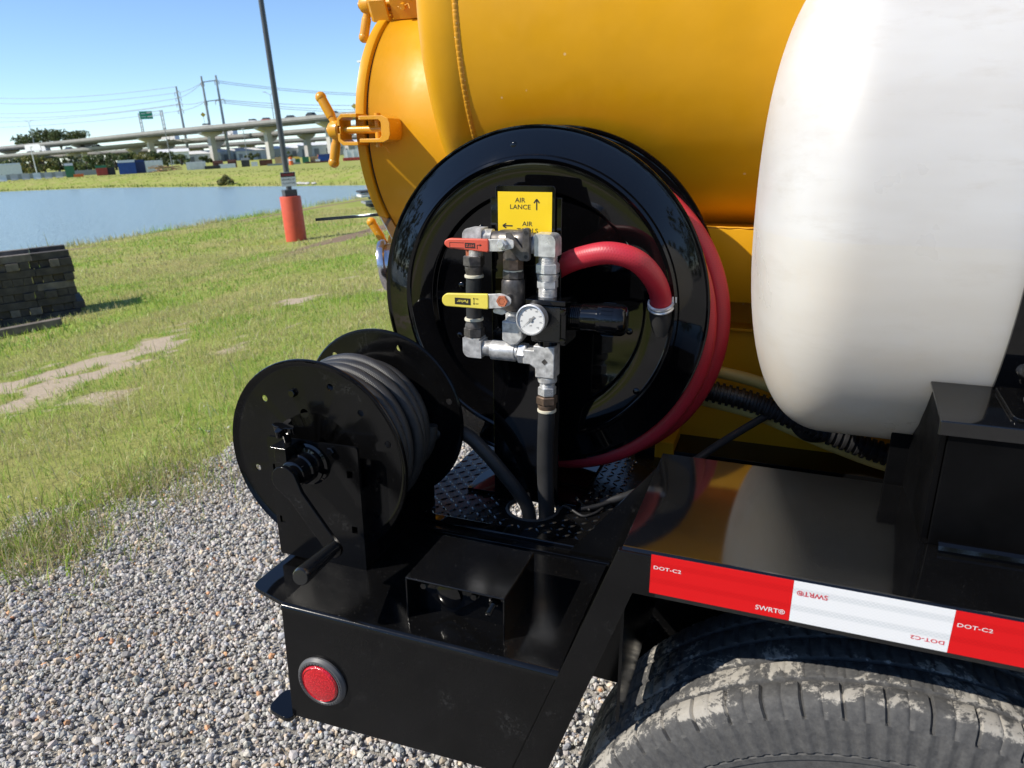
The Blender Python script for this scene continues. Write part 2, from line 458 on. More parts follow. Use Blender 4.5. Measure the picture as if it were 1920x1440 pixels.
# ears
def rpoly(pts, r, n=5):
    out = []; k = len(pts)
    for i in range(k):
        p0, p1, p2 = (np.asarray(pts[j % k], float) for j in (i - 1, i, i + 1))
        a, b_ = nrm(p0 - p1), nrm(p2 - p1); rr = min(r, np.linalg.norm(p0 - p1) * .45, np.linalg.norm(p2 - p1) * .45)
        A, B = p1 + a * rr, p1 + b_ * rr
        for t in np.linspace(0, 1, n): out.append(tuple((1 - t) ** 2 * A + 2 * t * (1 - t) * p1 + t * t * B))
    return out
mb = MB().prism(rpoly([(-.728, .765), (-.641, .741), (-.641, .885), (-.728, .875)], .016), (0, 0, -.655), X_, Y_, Z_, -.004, .004)
part('mounting_ear', mb, M['black_gloss'], trailer, .0012)
mb = MB().prism(rpoly([(-.690, .722), (-.640, .712), (-.640, .775), (-.690, .768)], .014), (0, 0, -.842), X_, Y_, Z_, -.006, .002)
part('mounting_ear', mb, M['black_gloss'], trailer, .0012)
mb = MB().box(-.648, -.6405, .745, .80, -.80, -.655)
part('ear_web', mb, M['black_satin'], trailer, .0012)

# marker light --------------------------------------------------------
mc = V(-.579, YF - .0005, -.757)
mb = MB().lathe([(.0312, .002), (.0312, .006), (.0335, .0085), (.0380, .0075), (.0412, .003), (.0412, .0), (.030, 0)][::-1], mc, -Y_, 64)
gro = part('marker_light', mb, M['grommet'], trailer, label='round red marker light in a grey rubber grommet')
mb = MB().lathe([(.0310, .002), (.0310, .008), (.0285, .0105), (.0282, .0095), (.02, .0115), (.01, .012), (0, .0122)], mc, -Y_, 64)
part('lens', mb, M['red_lens'], gro)
mb = MB()
for k in range(40):
    a = 2 * math.pi * k / 40
    mb.obox(mc + V(.0352 * math.cos(a), -.0086, .0352 * math.sin(a)), V(math.cos(a), 0, math.sin(a)) * .0006, Y_ * .0007, V(-math.sin(a), 0, math.cos(a)) * .0016)
part('grommet_print', mb, M['grommet'], gro)

part('box_wall', MB().prism([(-.245, -.652), (-.19, -.652), (-.262, -.85), (-.318, -.85)], (0, 0, 0), X_, Z_, Y_, YF + .0092, YF + .0130), M['black_satin'], trailer)
# junction cover --------------------------------------------------------
cx0, cx1, cy0, cy1, cz0, cz1 = -.450, -.300, .762, .886, -.640, -.572
mb = MB().box(cx0, cx1, cy0, cy1, cz1 - .003, cz1)
mb.box(cx0, cx0 + .003, cy0, cy1, cz0 + .001, cz1 - .0031); mb.box(cx1 - .003, cx1, cy0, cy1, cz0 - .003, cz1 - .0031)
jc = part('junction_cover', mb, M['black_box'], trailer, .0014)
mb = MB().box(cx0 + .004, cx1 - .004, .792, .796, cz0 + .001, cz1 - .004)
part('back_panel', mb, M['black_satin'], jc)
mb = MB().prism(rpoly([(-.437, -.587), (-.345, -.587), (-.345, -.597), (-.386, -.630), (-.395, -.630), (-.437, -.597)], .006), (0, 0, 0), X_, Z_, Y_, .784, .7915)
part('receptacle', mb, M['black_gloss'], jc, .0012)
mb = MB().lathe([(0, 0), (.017, 0), (.019, .004), (.012, .007), (0, .007)], (-.392, .784, -.601), -Y_, 24)
mb.box(-.405, -.377, .7795, .7838, -.588, -.583)
part('receptacle_cap', mb, M['black_gloss'], jc)
for bx, bz in ((-.430, -.592), (-.352, -.592)):
    part('bolt', MB().hexa((bx, .784, bz), (bx, .777, bz), .0055), M['black_gloss'], jc)
mb = MB().lathe([(0, 0), (.011, 0), (.011, .002), (.0075, .003), (.0075, .006), (0, .006)], (-.323, .7918, -.598), -Y_, 20)
mb.hexa((-.323, .786, -.598), (-.323, .779, -.598), .008); mb.thread((-.323, .779, -.598), (-.323, .758, -.6), .0042)
part('stud', mb, M['black_gloss'], jc)

# deck plates ------------------------------------------------------------
mb = MB().box(-.60, -.10, 1.019, 1.044, -.648, -.632)
part('deck_rail', mb, M['black_gloss'], trailer, .003, seg=3)
mb = MB().box(-.58, -.208, .990, .998, -.6385, -.634)
part('deck_lip', mb, M['black_gloss'], trailer, .001)
# tread plate with a cable hole
hc = V(-.386, 1.130); hr = .047
def plate_hole(x0, x1, y0, y1, z0, z1, c, r, n=48):
    mb = MB(); s = r * 1.5
    sq = []; ci = []
    for k in range(n):
        a = 2 * math.pi * k / n; ca, sa = math.cos(a), math.sin(a); m_ = max(abs(ca), abs(sa))
        sq.append((c[0] + s * ca / m_, c[1] + s * sa / m_)); ci.append((c[0] + r * ca, c[1] + r * sa))
    vs = [(*p, z1) for p in sq] + [(*p, z1) for p in ci] + [(*p, z0) for p in ci] + [(*p, z0) for p in sq]
    fs = []
    for k in range(n):
        q = (k + 1) % n
        fs += [(k, q, n + q, n + k), (n + k, n + q, 2 * n + q, 2 * n + k), (2 * n + k, 2 * n + q, 3 * n + q, 3 * n + k)]
    mb.add(vs, fs)
    for a, b_, c_, d in ((x0, c[0] - s, y0, y1), (c[0] + s, x1, y0, y1), (c[0] - s, c[0] + s, y0, c[1] - s), (c[0] - s, c[0] + s, c[1] + s, y1)):
        mb.add([(a, c_, z1), (b_, c_, z1), (b_, d, z1), (a, d, z1)], [(0, 1, 2, 3)])
        mb.add([(a, c_, z0), (b_, c_, z0), (b_, d, z0), (a, d, z0)], [(3, 2, 1, 0)])
    mb.add([(x0, y0, z0), (x1, y0, z0), (x1, y0, z1), (x0, y0, z1)], [(0, 1, 2, 3)])
    mb.add([(x0, y1, z0), (x0, y0, z0), (x0, y0, z1), (x0, y1, z1)], [(0, 1, 2, 3)])
    return mb
dk = part('tread_plate', plate_hole(-.60, -.10, 1.0445, 1.62, -.644, -.637, hc, hr), M['black_tread'], trailer, smooth=0)
mb = MB(); k = 0
for i in range(26):
    for j in range(24):
        cx = -.592 + i * .0172; cy = 1.056 + j * .0172
        if cx > -.235 or (cx - hc[0]) ** 2 + (cy - hc[1]) ** 2 < (hr + .016) ** 2 or cy > 1.42: continue
        if -.53 < cx < -.31 and 1.165 < cy < 1.40: continue
        a = R(45) if (i + j) % 2 else R(-45)
        d = V(math.cos(a), math.sin(a), 0); p = V(-d[1], d[0], 0); c = V(cx, cy, -.637)
        l, w_, h = .0086, .0026, .0017
        mb.add([c - d * l, c + p * w_ - d * l * .3, c + p * w_ + d * l * .3, c + d * l, c - p * w_ + d * l * .3, c - p * w_ - d * l * .3, c + V(0, 0, h) - d * l * .45, c + V(0, 0, h) + d * l * .45],
               [(0, 6, 1), (1, 6, 7, 2), (2, 7, 3), (3, 7, 4), (4, 7, 6, 5), (5, 6, 0)])
tb = part('tread_bars', mb, M['black_gloss'], dk, smooth=60); tag(tb, kind='stuff')
a_ = np.linspace(0, 2 * math.pi, 40, endpoint=False)
part('hole_grommet', MB().tube([(hc[0] + .047 * math.cos(a), hc[1] + .047 * math.sin(a), -.639) for a in a_], .0045, 8, closed=True), M['rubber'], trailer)

# diagonal brace ----------------------------------------------------------
mb = MB().prism([(-.1435, -.4435), (-.098, -.4435), (-.098, -.497), (-.124, -.497), (-.282, -.97), (-.330, -.97)], (0, 0, 0), X_, Z_, Y_, YF - .001, YF + .009)
part('fender_end_brace', mb, M['black_satin'], trailer, .0012)
# fender -------------------------------------------------------------------
prof = [(1.015, -.447), (1.015, -.441)] + [(YF + .009 - .009 * math.sin(t), -.450 + .009 * math.cos(t)) for t in np.linspace(0, math.pi / 2, 7)] + [(YF, -.497), (YF + .004, -.497), (YF + .004, -.456), (YF + .012, -.447)]
mb = MB().prism(prof, (0, 0, 0), Y_, Z_, X_, -.139, .95)
fender = part('fender', mb, M['black_deck'], trailer, .0006)
mb = MB().box(-.1385, -.1345, YF + .012, 1.014, -.70, -.448)
part('fender_web', mb, M['black_satin'], trailer)
# wheel well back plate
mb = MB().prism([(-.300, -.66), (-.135, -.449), (.95, -.449), (.95, -.78), (.40, -.78), (-.02, -.79), (-.075, -.875), (-.150, -.872), (-.250, -.868), (-.30, -.80)], (0, 0, 0), X_, Z_, Y_, 1.002, 1.008)
part('wheel_well_plate', mb, M['black_satin'], trailer)
part('well_bolt', MB().hexa((-.065, 1.002, -.60), (-.065, .995, -.60), .007), M['black_gloss'], trailer)

# reflective tape -------------------------------------------------------------
zt, zb = -.4405 - .0005, -.4405 - .0505
def tape(x0, x1, m, label):
    return part('reflective_tape', MB().box(x0, x1, YF - .0012, YF - .0002, zb, zt), m, trailer, label=label)
t1 = tape(-.1045, .0475, M['tape_red'], 'red reflective tape nearest the diagonal brace')
t2 = tape(.0477, .1985, M['tape_white'], 'white reflective tape between two red lengths')
t3 = tape(.1987, .3505, M['tape_red'], 'red reflective tape running out of the picture on the right')
t4 = tape(.3507, .502, M['tape_white'], 'white reflective tape under the tank')
yt = YF - .0013
part('lettering', MB().text('DOT-C2', .0042, (-.1015, yt, zt - .0175), X_ * 1.0, Z_, 'LEFT', space=1.05, sx=1.35), M['print_white'], t1)
part('lettering', MB().text('SWRT\u00ae', .0056, (.0425, yt, zb + .0065), X_, Z_, 'RIGHT', sx=1.1), M['print_white'], t1)
part('lettering', MB().text('SWRT\u00ae', .0056, (.0517, yt, zt - .0105), -X_, -Z_, 'RIGHT', sx=1.1), M['print_red'], t2)
part('lettering', MB().text('DOT-C2', .0042, (.195, yt, zb + .0125), -X_, -Z_, 'LEFT', space=1.05, sx=1.35), M['print_red'], t2)
part('lettering', MB().text('DOT-C2', .0042, (.2017, yt, zt - .0175), X_, Z_, 'LEFT', space=1.05, sx=1.35), M['print_white'], t3)

# wheel -------------------------------------------------------------------------
wc = V(.2035, 0, -1.006); Rw = .424
prof = [(.235, .800), (.245, .750), (.262, .742), (.268, .745), (.285, .741), (.300, .7335), (.335, .7275), (.352, .728), (.3535, .7262), (.360, .7262), (.3615, .7285),
        (.3620, .7290), (.3635, .7265), (.3880, .7290), (.4060, .7310), (.4085, .7320), (.4180, .7350), (.4245, .7395), (.4270, .7450), (.4278, .756), (.4282, .7655)]
y = .7655
for wd in (.031, .036, .036, .031):
    prof += [(.4276, y + .001), (.4190, y + .0032), (.4185, y + .0062), (.4276, y + .0085), (.4286, y + .0105), (.4290, y + .0105 + (wd - .002) / 2), (.4286, y + wd + .0065)]
    y += wd + .0075
prof += [(.4265, y + .010), (.4180, y + .014), (.3850, y + .018), (.33, y + .022), (.26, y + .004), (.235, .90)]
NA = 960
vs = np.zeros((len(prof), NA, 3)); mudv = np.zeros((len(prof), NA))
ang = np.arange(NA) / NA * 2 * math.pi
for i, (r, yy) in enumerate(prof):
    rr = np.full(NA, r); yv = np.full(NA, yy)
    kk = np.arange(NA)
    jit = ((kk // 8) * 7 % 5 == 0)
    if .4070 < r and yy < .768:                         # shoulder rib: cross slots and thin sipes
        wide = (kk % 8 == 0) & ((kk // 8) % 2 == 0)
        thin = (kk % 8 == 0) & ((kk // 8) % 2 == 1)
        rr = rr - wide * .0045 - thin * .0018
        if yy < .745: yv = yv + wide * .003 + thin * .001
    elif .3630 < r <= .4070 and yy < .74:                # chevrons moulded in the shoulder flank
        yv = yv - .0018 * (((kk + (2 if r > .40 else 0)) % 8) < 4)
    elif r > .4240:
        rr = rr - (((kk + int(yy * 900)) % 8) == 0) * .0022
    vs[i, :, 0] = wc[0] + rr * np.cos(ang); vs[i, :, 1] = yv; vs[i, :, 2] = wc[2] + rr * np.sin(ang)
    mudv[i] = (1.0 if yy < .83 else .7) if (r > .4235 and yy > .735) else (-.6 if yy > .75 else (.35 if r > .4075 else -.9))
fs = []
n_ = len(prof)
for i in range(n_ - 1):
    for k in range(NA):
        q = (k + 1) % NA
        fs.append((i * NA + k, (i + 1) * NA + k, (i + 1) * NA + q, i * NA + q))
mb = MB(); mb.v = [tuple(p) for p in vs.reshape(-1, 3)]; mb.f = fs
wheel = part('wheel', MB().lathe([(0, .86), (.09, .86), (.10, .80), (.16, .80), (.20, .83), (.236, .79), (.243, .755), (.248, .752), (.248, .76), (.238, .80), (.235, .93), (.243, .95)], (wc[0], 0, wc[2]), Y_, 64), M['zinc'], trailer)
ty = part('tyre', mb, M['tyre'], wheel, smooth=38)
me = ty.data; at = me.attributes.new('mud', 'FLOAT', 'POINT'); at.data.foreach_set('value', mudv.ravel().astype(np.float32))

# bracket that carries the water tank ------------------------------------------------
mb = MB().box(.1925, .95, .857, .862, -.441, -.2935)
tbk = part('tank_bracket', mb, M['black_plate'], trailer, .0012)
mb = MB().prism([(.946, -.2655), (.860, -.2835), (.852, -.2875), (.851, -.304), (.8555, -.304), (.8565, -.2915), (.860, -.288), (.946, -.270)], (0, 0, 0), Y_, Z_, X_, .181, .95)
part('flange', mb, M['black_deck'], tbk, .001)
mb = MB().prism([(.864, -.441), (1.02, -.441), (1.02, -.404), (1.10, -.406), (1.10, -.4015), (1.06, -.390), (1.017, -.368), (.986, -.341), (.968, -.315), (.944, -.272), (.864, -.290)], (0, 0, 0), Y_, Z_, X_, .186, .192)
part('saddle', mb, M['black_plate'], tbk)
mb = MB().box(.163, .95, 1.021, 1.027, -.52, -.352)
part('back_plate', mb, M['black_plate'], tbk, .001)
mb = MB().prism([(.857, -.4405), (1.018, -.4405), (1.018, -.37)], (0, 0, 0), Y_, Z_, X_, .187, .1925)
part('gusset', mb, M['black_satin'], tbk)
mb = MB().tube([(.20, .846, -.437), (.95, .846, -.437)], .008, 10)
part('weld', mb, M['black_gloss'], tbk)
# strap with its foot and bolt
def tank_prof(t, off=0.0):
    """cross section of the water tank, t=0 at the front, growing downwards"""
    n = 2.2; a, bu, bd = .30 + off, .33 + off, .345 + off
    c, s_ = math.cos(t), math.sin(t)
    yy = 1.195 - a * math.copysign(abs(c) ** (2 / n), c); zz = -.075 - (bd if s_ > 0 else bu) * math.copysign(abs(s_) ** (2 / n), s_)
    return yy, zz
mb = MB()
ts = np.linspace(-1.5, .62, 40)
o = [tank_prof(t, .006) for t in ts]; i_ = [tank_prof(t, .002) for t in ts]
for k in range(len(ts) - 1):
    (y0, z0), (y1, z1), (y2, z2), (y3, z3) = o[k], o[k + 1], i_[k + 1], i_[k]
    mb.add([(.243, y0, z0), (.243, y1, z1), (.243, y2, z2), (.243, y3, z3), (.31, y0, z0), (.31, y1, z1), (.31, y2, z2), (.31, y3, z3)],
           [(0, 1, 5, 4), (3, 7, 6, 2), (0, 3, 2, 1), (4, 5, 6, 7)])
st_ = part('tank_strap', mb, M['black_gloss'], tbk)
ft_u = nrm(V(0, .086, .018)); ft_w = np.cross(X_, ft_u); fo_ = V(0, .860, -.2833)
mb = MB().prism(rpoly([(.250, .0), (.318, .0), (.318, .088), (.243, .088)], .010), fo_, X_, ft_u, ft_w, .0, .005)
part('strap_foot', mb, M['black_gloss'], tbk, .001)
bq = fo_ + X_ * .281 + ft_u * .042
mb = MB().hexa(bq + ft_w * .007, bq + ft_w * .016, .0095); mb.lathe([(0, 0), (.014, 0), (.014, .002), (0, .002)], bq + ft_w * .005, ft_w, 20); mb.cyl(bq + ft_w * .016, bq + ft_w * .026, .0055)
part('strap_bolt', mb, M['zinc_bright'], tbk)
be = V(.281, .848, -.312)
mb = MB().cyl(be, be + V(0, 0, .014), .0065); mb.ball(be, .0075, 12)
part('bolt_end', mb, M['zinc_bright'], tbk)

# yellow sills under the vacuum tank
mb = MB().prism([(1.475, -.152), (1.475, -.208), (1.505, -.302), (1.66, -.302), (1.66, -.152)], (0, 0, 0), Y_, Z_, X_, -.62, 1.2)
part('tank_sill', mb, M['yellow'], trailer, .002)
mb = MB().box(-.62, 1.2, 1.60, 1.70, -.370, -.303); part('sill_web', mb, M['yellow'], trailer)
mb = MB().prism([(1.545, -.365), (1.545, -.371), (1.555, -.371), (1.555, -.64), (1.70, -.64), (1.70, -.365)], (0, 0, 0), Y_, Z_, X_, -.30, 1.2)
part('frame_rail', mb, M['yellow'], trailer, .0012)
part('frame_angle', MB().box(-.26, 1.2, 1.45, 1.5547, -.70, -.622), M['black_satin'], trailer, .001)
part('frame_stop', MB().box(-.215, -.175, 1.44, 1.54, -.64, -.60), M['yellow'], trailer, .002)
mb = MB().tube([(x, 1.4755 + .0008 * math.sin(x * 130), -.1505 + .0005 * math.sin(x * 210 + 1)) for x in np.linspace(-.3, .3, 120)], .0016, 8)
part('sill_weld', mb, M['yellow_worn'], trailer)
# chassis beam below
part('inner_floor', MB().box(-.0995, 1.2, 1.0085, 1.60, -.69, -.680), M['black_satin'], trailer)
part('chassis_beam', MB().box(-.25, 1.2, 1.30, 1.40, -.80, -.65), M['black_satin'], trailer)
part('cross_member', MB().box(-.63, -.55, 1.03, 2.2, -.80, -.69), M['black_satin'], trailer)

# =================================================================== WATER TANK
TX0 = -.046
mb = MB(); NU, NVv = 46, 96
xs = [TX0 + .135 * (1 - math.cos(t)) for t in np.linspace(0, math.pi / 2, 26)] + list(np.linspace(.12, 1.0, 20))
rows = []
for x in xs:
    tt = max(0.0, 1 - (x - TX0) / .135)
    s = max(0.0, 1 - tt ** 2.5) ** (1 / 2.5)
    row = []
    for k in range(NVv):
        t = 2 * math.pi * k / NVv
        yy, zz = tank_prof(t)
        yy = 1.195 + (yy - 1.195) * s; zz = -.075 + (zz + .075) * s
        if zz > -.108: pass
        row.append((x, yy, zz))
    rows.append(row)
vs = [p for r in rows for p in r]
fs = [(i * NVv + k, i * NVv + (k + 1) % NVv, (i + 1) * NVv + (k + 1) % NVv, (i + 1) * NVv + k) for i in range(len(rows) - 1) for k in range(NVv)]
fs.append(tuple(range((len(rows) - 1) * NVv, len(rows) * NVv)))
mb.add(vs, fs)
wt = thing('water_tank', 'white translucent plastic water tank with rounded end above the fender', 'tank', (.2, 1.195, -.075))
part('tank_body', mb, M['white_poly'], wt, smooth=60)
# =================================================================== VACUUM TANK
vt = thing('vacuum_tank', 'large yellow steel vacuum tank with welded end and swing bolt latches', 'tank', (0, 1.8, .27))
TC, TRad = V(0, 1.8, .285), .49
AX = V(1, 0, 0)
NA_ = 160
mb = MB().lathe([(TRad, -.598), (TRad, -.3), (TRad, 0), (TRad, .4), (TRad, .8), (TRad, 1.4)], TC, AX, NA_)
part('shell', mb, M['yellow'], vt, smooth=60)
kn = [(TRad + .003 - .045 * (1 - math.cos(t)), -.648 - .045 * math.sin(t)) for t in np.linspace(0, math.pi / 2, 9)]
mb = MB().lathe([(.0, -.70), (.25, -.70)] + kn[::-1] + [(TRad + .003, -.606), (TRad, -.602)], TC, AX, NA_)
part('end_cap', mb, M['yellow'], vt, smooth=50)
# weld bead: overlapping ripples
mb = MB(); Nn = 1500
pr = []
aa = np.arange(Nn) / Nn * 2 * math.pi
rip = (aa * TRad / .0052) % 1.0
hh = .0042 * (1 - .45 * rip ** 2)
cols = [(-.0062, -.001), (-.0045, .6), (0, 1.0), (.0045, .6), (.0062, -.001)]
vsw = []
for dx, hf in cols:
    rr = TRad + (hh * hf if hf > 0 else -.001)
    xx = -.600 + dx - .0012 * rip * (1 if abs(dx) < .006 else 0)
    vsw.append(np.stack([np.broadcast_to(xx, aa.shape), TC[1] - rr * np.cos(aa), TC[2] + rr * np.sin(aa)], 1))
vsw = np.concatenate(vsw)
fs = [(i * Nn + k, i * Nn + (k + 1) % Nn, (i + 1) * Nn + (k + 1) % Nn, (i + 1) * Nn + k) for i in range(4) for k in range(Nn)]
mb.add(vsw, fs)
part('weld_bead', mb, M['yellow_worn'], vt, smooth=80)
# neck and door
NC, NR = V(0, 1.8, .040), .29
mb = MB().lathe([(NR, -.64), (NR, -.80), (NR, -.912), (NR + .002, -.914), (NR - .012, -.914)], NC, AX, NA_)
part('neck', mb, M['yellow'], vt, smooth=50)
mb = MB().lathe([(NR - .005, -.914), (NR - .005, -.922)], NC, AX, NA_)
part('door_gasket', mb, M['rubber'], vt)
mb = MB().lathe([(NR - .006, -.922), (NR + .004, -.922), (NR + .006, -.924), (NR + .006, -.944), (NR + .003, -.946), (.1, -.955), (0, -.957)], NC, AX, NA_)
part('door', mb, M['yellow'], vt, .0, smooth=50)
# scar of chipped paint on the door edge
def latch(theta, tw):
    er = V(0, -math.cos(theta), math.sin(theta)); et = V(0, math.sin(theta), math.cos(theta)); ex = V(-1, 0, 0)
    O = NC + er * NR
    def P(x, r, t): return O + ex * x + er * r + et * t
    root = part('latch', MB().cyl(P(.83, .03, 0), P(1.002, .03, 0), .0085, 16), M['yellow_worn'], vt)
    # lug on the neck: U shaped clevis
    po = [(.906, -.028), (.906, -.0195), (.856, -.0195), (.850, -.0135), (.850, .0135), (.856, .0195), (.906, .0195), (.906, .028), (.846, .028), (.832, .022), (.828, .012), (.828, -.012), (.832, -.022), (.846, -.028)]
    part('clevis', MB().prism(po, O, ex, et, er, .001, .056), M['yellow_worn'], root, .0015)
    mb = MB().cyl(P(.872, .030, -.038), P(.872, .030, .034), .0072, 14)
    mb.tube([P(.872, .030, -.034) + ex * .012, P(.872, .030, -.034), P(.868, .036, -.036) - ex * .014, P(.862, .03, -.05) - ex * .016], .0013, 6)
    part('hinge_pin', mb, M['yellow_worn'], root)
    # yoke welded to the door
    po = [(.915, .0335), (.955, .0335), (.9665, .024), (.9665, .008), (.9595, .008), (.9595, .020), (.952, .0255), (.915, .0255)]
    for sg in (1, -1):
        part('yoke', MB().prism([(a, b * sg) for a, b in po], O, ex, et, er, .0, .048), M['yellow_worn'], root, .0012)
    part('washer', MB().lathe([(.0085, 0), (.017, 0), (.017, .003), (.0085, .003)], P(.962, .03, 0), -ex, 20), M['yellow_worn'], root)
    # handle nut with two arms
    mb = MB().lathe([(0, 0), (.018, 0), (.021, .004), (.021, .020), (.017, .028), (.009, .030), (0, .030)], P(.9665, .03, 0), ex, 24)
    part('hub', mb, M['yellow_worn'], root)
    for s_, lx in ((1, .035), (-1, .014)):
        d = nrm(et * s_ * math.cos(tw) + er * s_ * math.sin(tw)); a = P(.980, .03, 0)
        e1 = a + d * .028 + ex * lx * .3; e2 = a + d * .070 + ex * lx
        mb = MB().tube([a + d * .010, e1], .0092, 14); mb.tube([e1, e1 + (e2 - e1) * .1, e2], [.0104, .0112, .0112], 14); mb.ball(e2, .0128, 14)
        part('handle_arm', mb, M['yellow_worn'], root)
latch(0.0, R(0)); latch(R(62), R(60)); latch(R(-66), R(-58))
# flat bar sticking out behind and outlet pipe
mb = MB().bar((-1.135, 1.60, -.1735), (-.935, 1.60, -.1545), .030, .0075)
part('flat_bar', mb, M['black_gloss'], vt, .001)
mb = MB().bar((-.945, 1.60, -.152), (-.86, 1.52, -.21), .022, .003)
part('bar_tab', mb, M['aluminium'], vt)
oc = V(-.875, 1.48, -.262)
mb = MB().lathe([(.0, .012), (.035, .012), (.044, .010), (.047, -.004), (.052, -.008), (.058, -.006), (.060, .0), (.058, .008), (.050, .010), (.044, .05), (.044, .20)], oc, nrm(V(1, .35, .12)), 48)
part('outlet_pipe', mb, M['aluminium'], vt)

# =================================================================== LARGE HOSE REEL
RC = V(-.4175, 0, -.2740); RR = .3120; RY0, RY1 = 1.236, 1.362
reel = thing('hose_reel', 'large black steel air hose reel against the yellow tank', 'hose reel', (RC[0], 1.28, -.637))
def flange_prof(sg):
    # (radius, height towards the viewer)
    return [(0, .004), (.198, .004), (.2005, .005), (.204, .0165), (.208, .018), (.248, .018), (.2515, .0215), (.256, .0235), (.2605, .0215), (.263, .017), (.30, .001), (.305, .0005), (.309, .0035), (.3115, .0035), (RR, .0005), (.3105, -.003), (.305, -.0035),
            (.262, .012), (.256, .019), (.248, .0145), (.205, .0135), (.20, .001), (0, .001)]
mb = MB().lathe(flange_prof(1), (RC[0], RY0, RC[2]), -Y_, 160)
ff = part('front_flange', mb, M['black_gloss'], reel, smooth=32)
mb = MB().lathe([(0, .0), (.30, .0), (.305, .0005), (.309, -.003), (RR + .001, -.003), (RR + .002, .001), (.309, .004), (.30, .004), (0, .004)], (RC[0], RY1, RC[2]), Y_, 160)
part('rear_flange', mb, M['black_gloss'], reel, smooth=32)
part('drum', MB().cyl((RC[0], RY0 + .002, RC[2]), (RC[0], RY1 - .001, RC[2]), .19, 64), M['black_gloss'], reel)
part('hub', MB().lathe([(0, .05), (.024, .05), (.026, .046), (.026, .02), (.045, .018), (.045, .004), (0, .004)], (RC[0], RY0, RC[2]), -Y_, 32), M['black_gloss'], reel)
for ang_, r in ((R(8), .243), (R(-36), .243), (R(98), .28), (R(170), .15), (R(128), .17), (R(205), .17), (R(-12), .18)):
    p = V(RC[0] + r * math.cos(ang_), RY0 - (.018 if .205 < r < .26 else (.008 if r > .27 else .004)), RC[2] + r * math.sin(ang_))
    part('flange_bolt', MB().lathe([(0, .003), (.0035, .0028), (.006, .0012), (.0065, -.001)], p, -Y_, 14), M['black_gloss'], reel)
# stand
mb = MB().box(-.470, -.345, 1.150, 1.155, -.635, -.078); mb.box(-.470, -.465, 1.1555, 1.20, -.635, -.078)
part('stand_post', mb, M['black_gloss'], reel, .001)
mb = MB().prism([(-.53, 1.155), (-.31, 1.155), (-.31, 1.40), (-.47, 1.40), (-.53, 1.22)], (0, 0, -.637), X_, Y_, Z_, .0005, .007)
part('stand_foot', mb, M['black_gloss'], reel, .001)
mb = MB().bar((-.467, 1.20, -.62), (-.467, 1.235, -.30), .004, .03)
part('stand_brace', mb, M['black_gloss'], reel)

# red hose ---------------------------------------------------------------------
hose = thing('red_air_hose', 'red rubber air hose wound on the large black reel', 'hose', (RC[0], 1.28, -.3))
def coilpts(cx, cz, r, y, n=140, wob=0.0, ph=0):
    return [(cx + (r + wob * math.sin(3 * t + ph)) * math.cos(t), y + .004 * math.sin(2 * t + ph), cz + (r + wob * math.sin(3 * t + ph)) * math.sin(t)) for t in np.linspace(0, 2 * math.pi, n, endpoint=False)]
part('hose_turn', MB().tube(coilpts(-.381, -.318, .285, 1.334), .0195, 16, closed=True), M['red_hose'], hose, smooth=80)
part('hose_turn', MB().tube(coilpts(-.393, -.314, .278, 1.272, ph=1), .0195, 16, closed=True), M['red_hose'], hose, smooth=80)
part('hose_turn', MB().tube(coilpts(-.410, -.285, .256, 1.33, ph=2), .0195, 14, closed=True), M['red_hose'], hose, smooth=80)
part('hose_turn', MB().tube(coilpts(-.412, -.285, .252, 1.265, ph=2), .0195, 14, closed=True), M['red_hose'], hose, smooth=80)
def spline(cps, n=12):
    P = [np.asarray(p, float) for p in cps]; P = [2 * P[0] - P[1]] + P + [2 * P[-1] - P[-2]]; out = []
    for i in range(1, len(P) - 2):
        for t in np.arange(n) / n:
            a, b_, c, d = P[i - 1:i + 3]
            out.append(.5 * (2 * b_ + (c - a) * t + (2 * a - 5 * b_ + 4 * c - d) * t * t + (3 * b_ - a - 3 * c + d) * t ** 3))
    out.append(P[-2]); return out
lp = spline([(-.372, 1.185, -.205), (-.345, 1.168, -.188), (-.308, 1.150, -.172), (-.262, 1.142, -.162), (-.222, 1.150, -.172), (-.198, 1.175, -.200), (-.187, 1.205, -.236), (-.186, 1.226, -.276)])
part('hose_loop', MB().tube(lp, .0182, 18), M['red_hose'], hose, smooth=80, label='short red loop of hose running from the swivel into the flange')
d_ = nrm(lp[-6] - lp[-12]); q = lp[-7]
mb = MB().lathe([(.0192, -.0065), (.0225, -.0055), (.0232, -.003), (.0215, -.001), (.0215, .001), (.0232, .003), (.0225, .0055), (.0192, .0065)], q, d_, 32)
mb.obox(q + V(.022, .002, .010), V(.004, 0, 0), V(0, .005, 0), V(0, 0, .005))
part('hose_clamp', mb, M['zinc_bright'], hose)
part('hose_sleeve', MB().tube([lp[-6] + d_ * .004, lp[-4], lp[-2] + V(.001, .0, -.006), lp[-1] + V(.002, .01, -.03)], .0205, 20, caps=False), M['rubber'], hose)

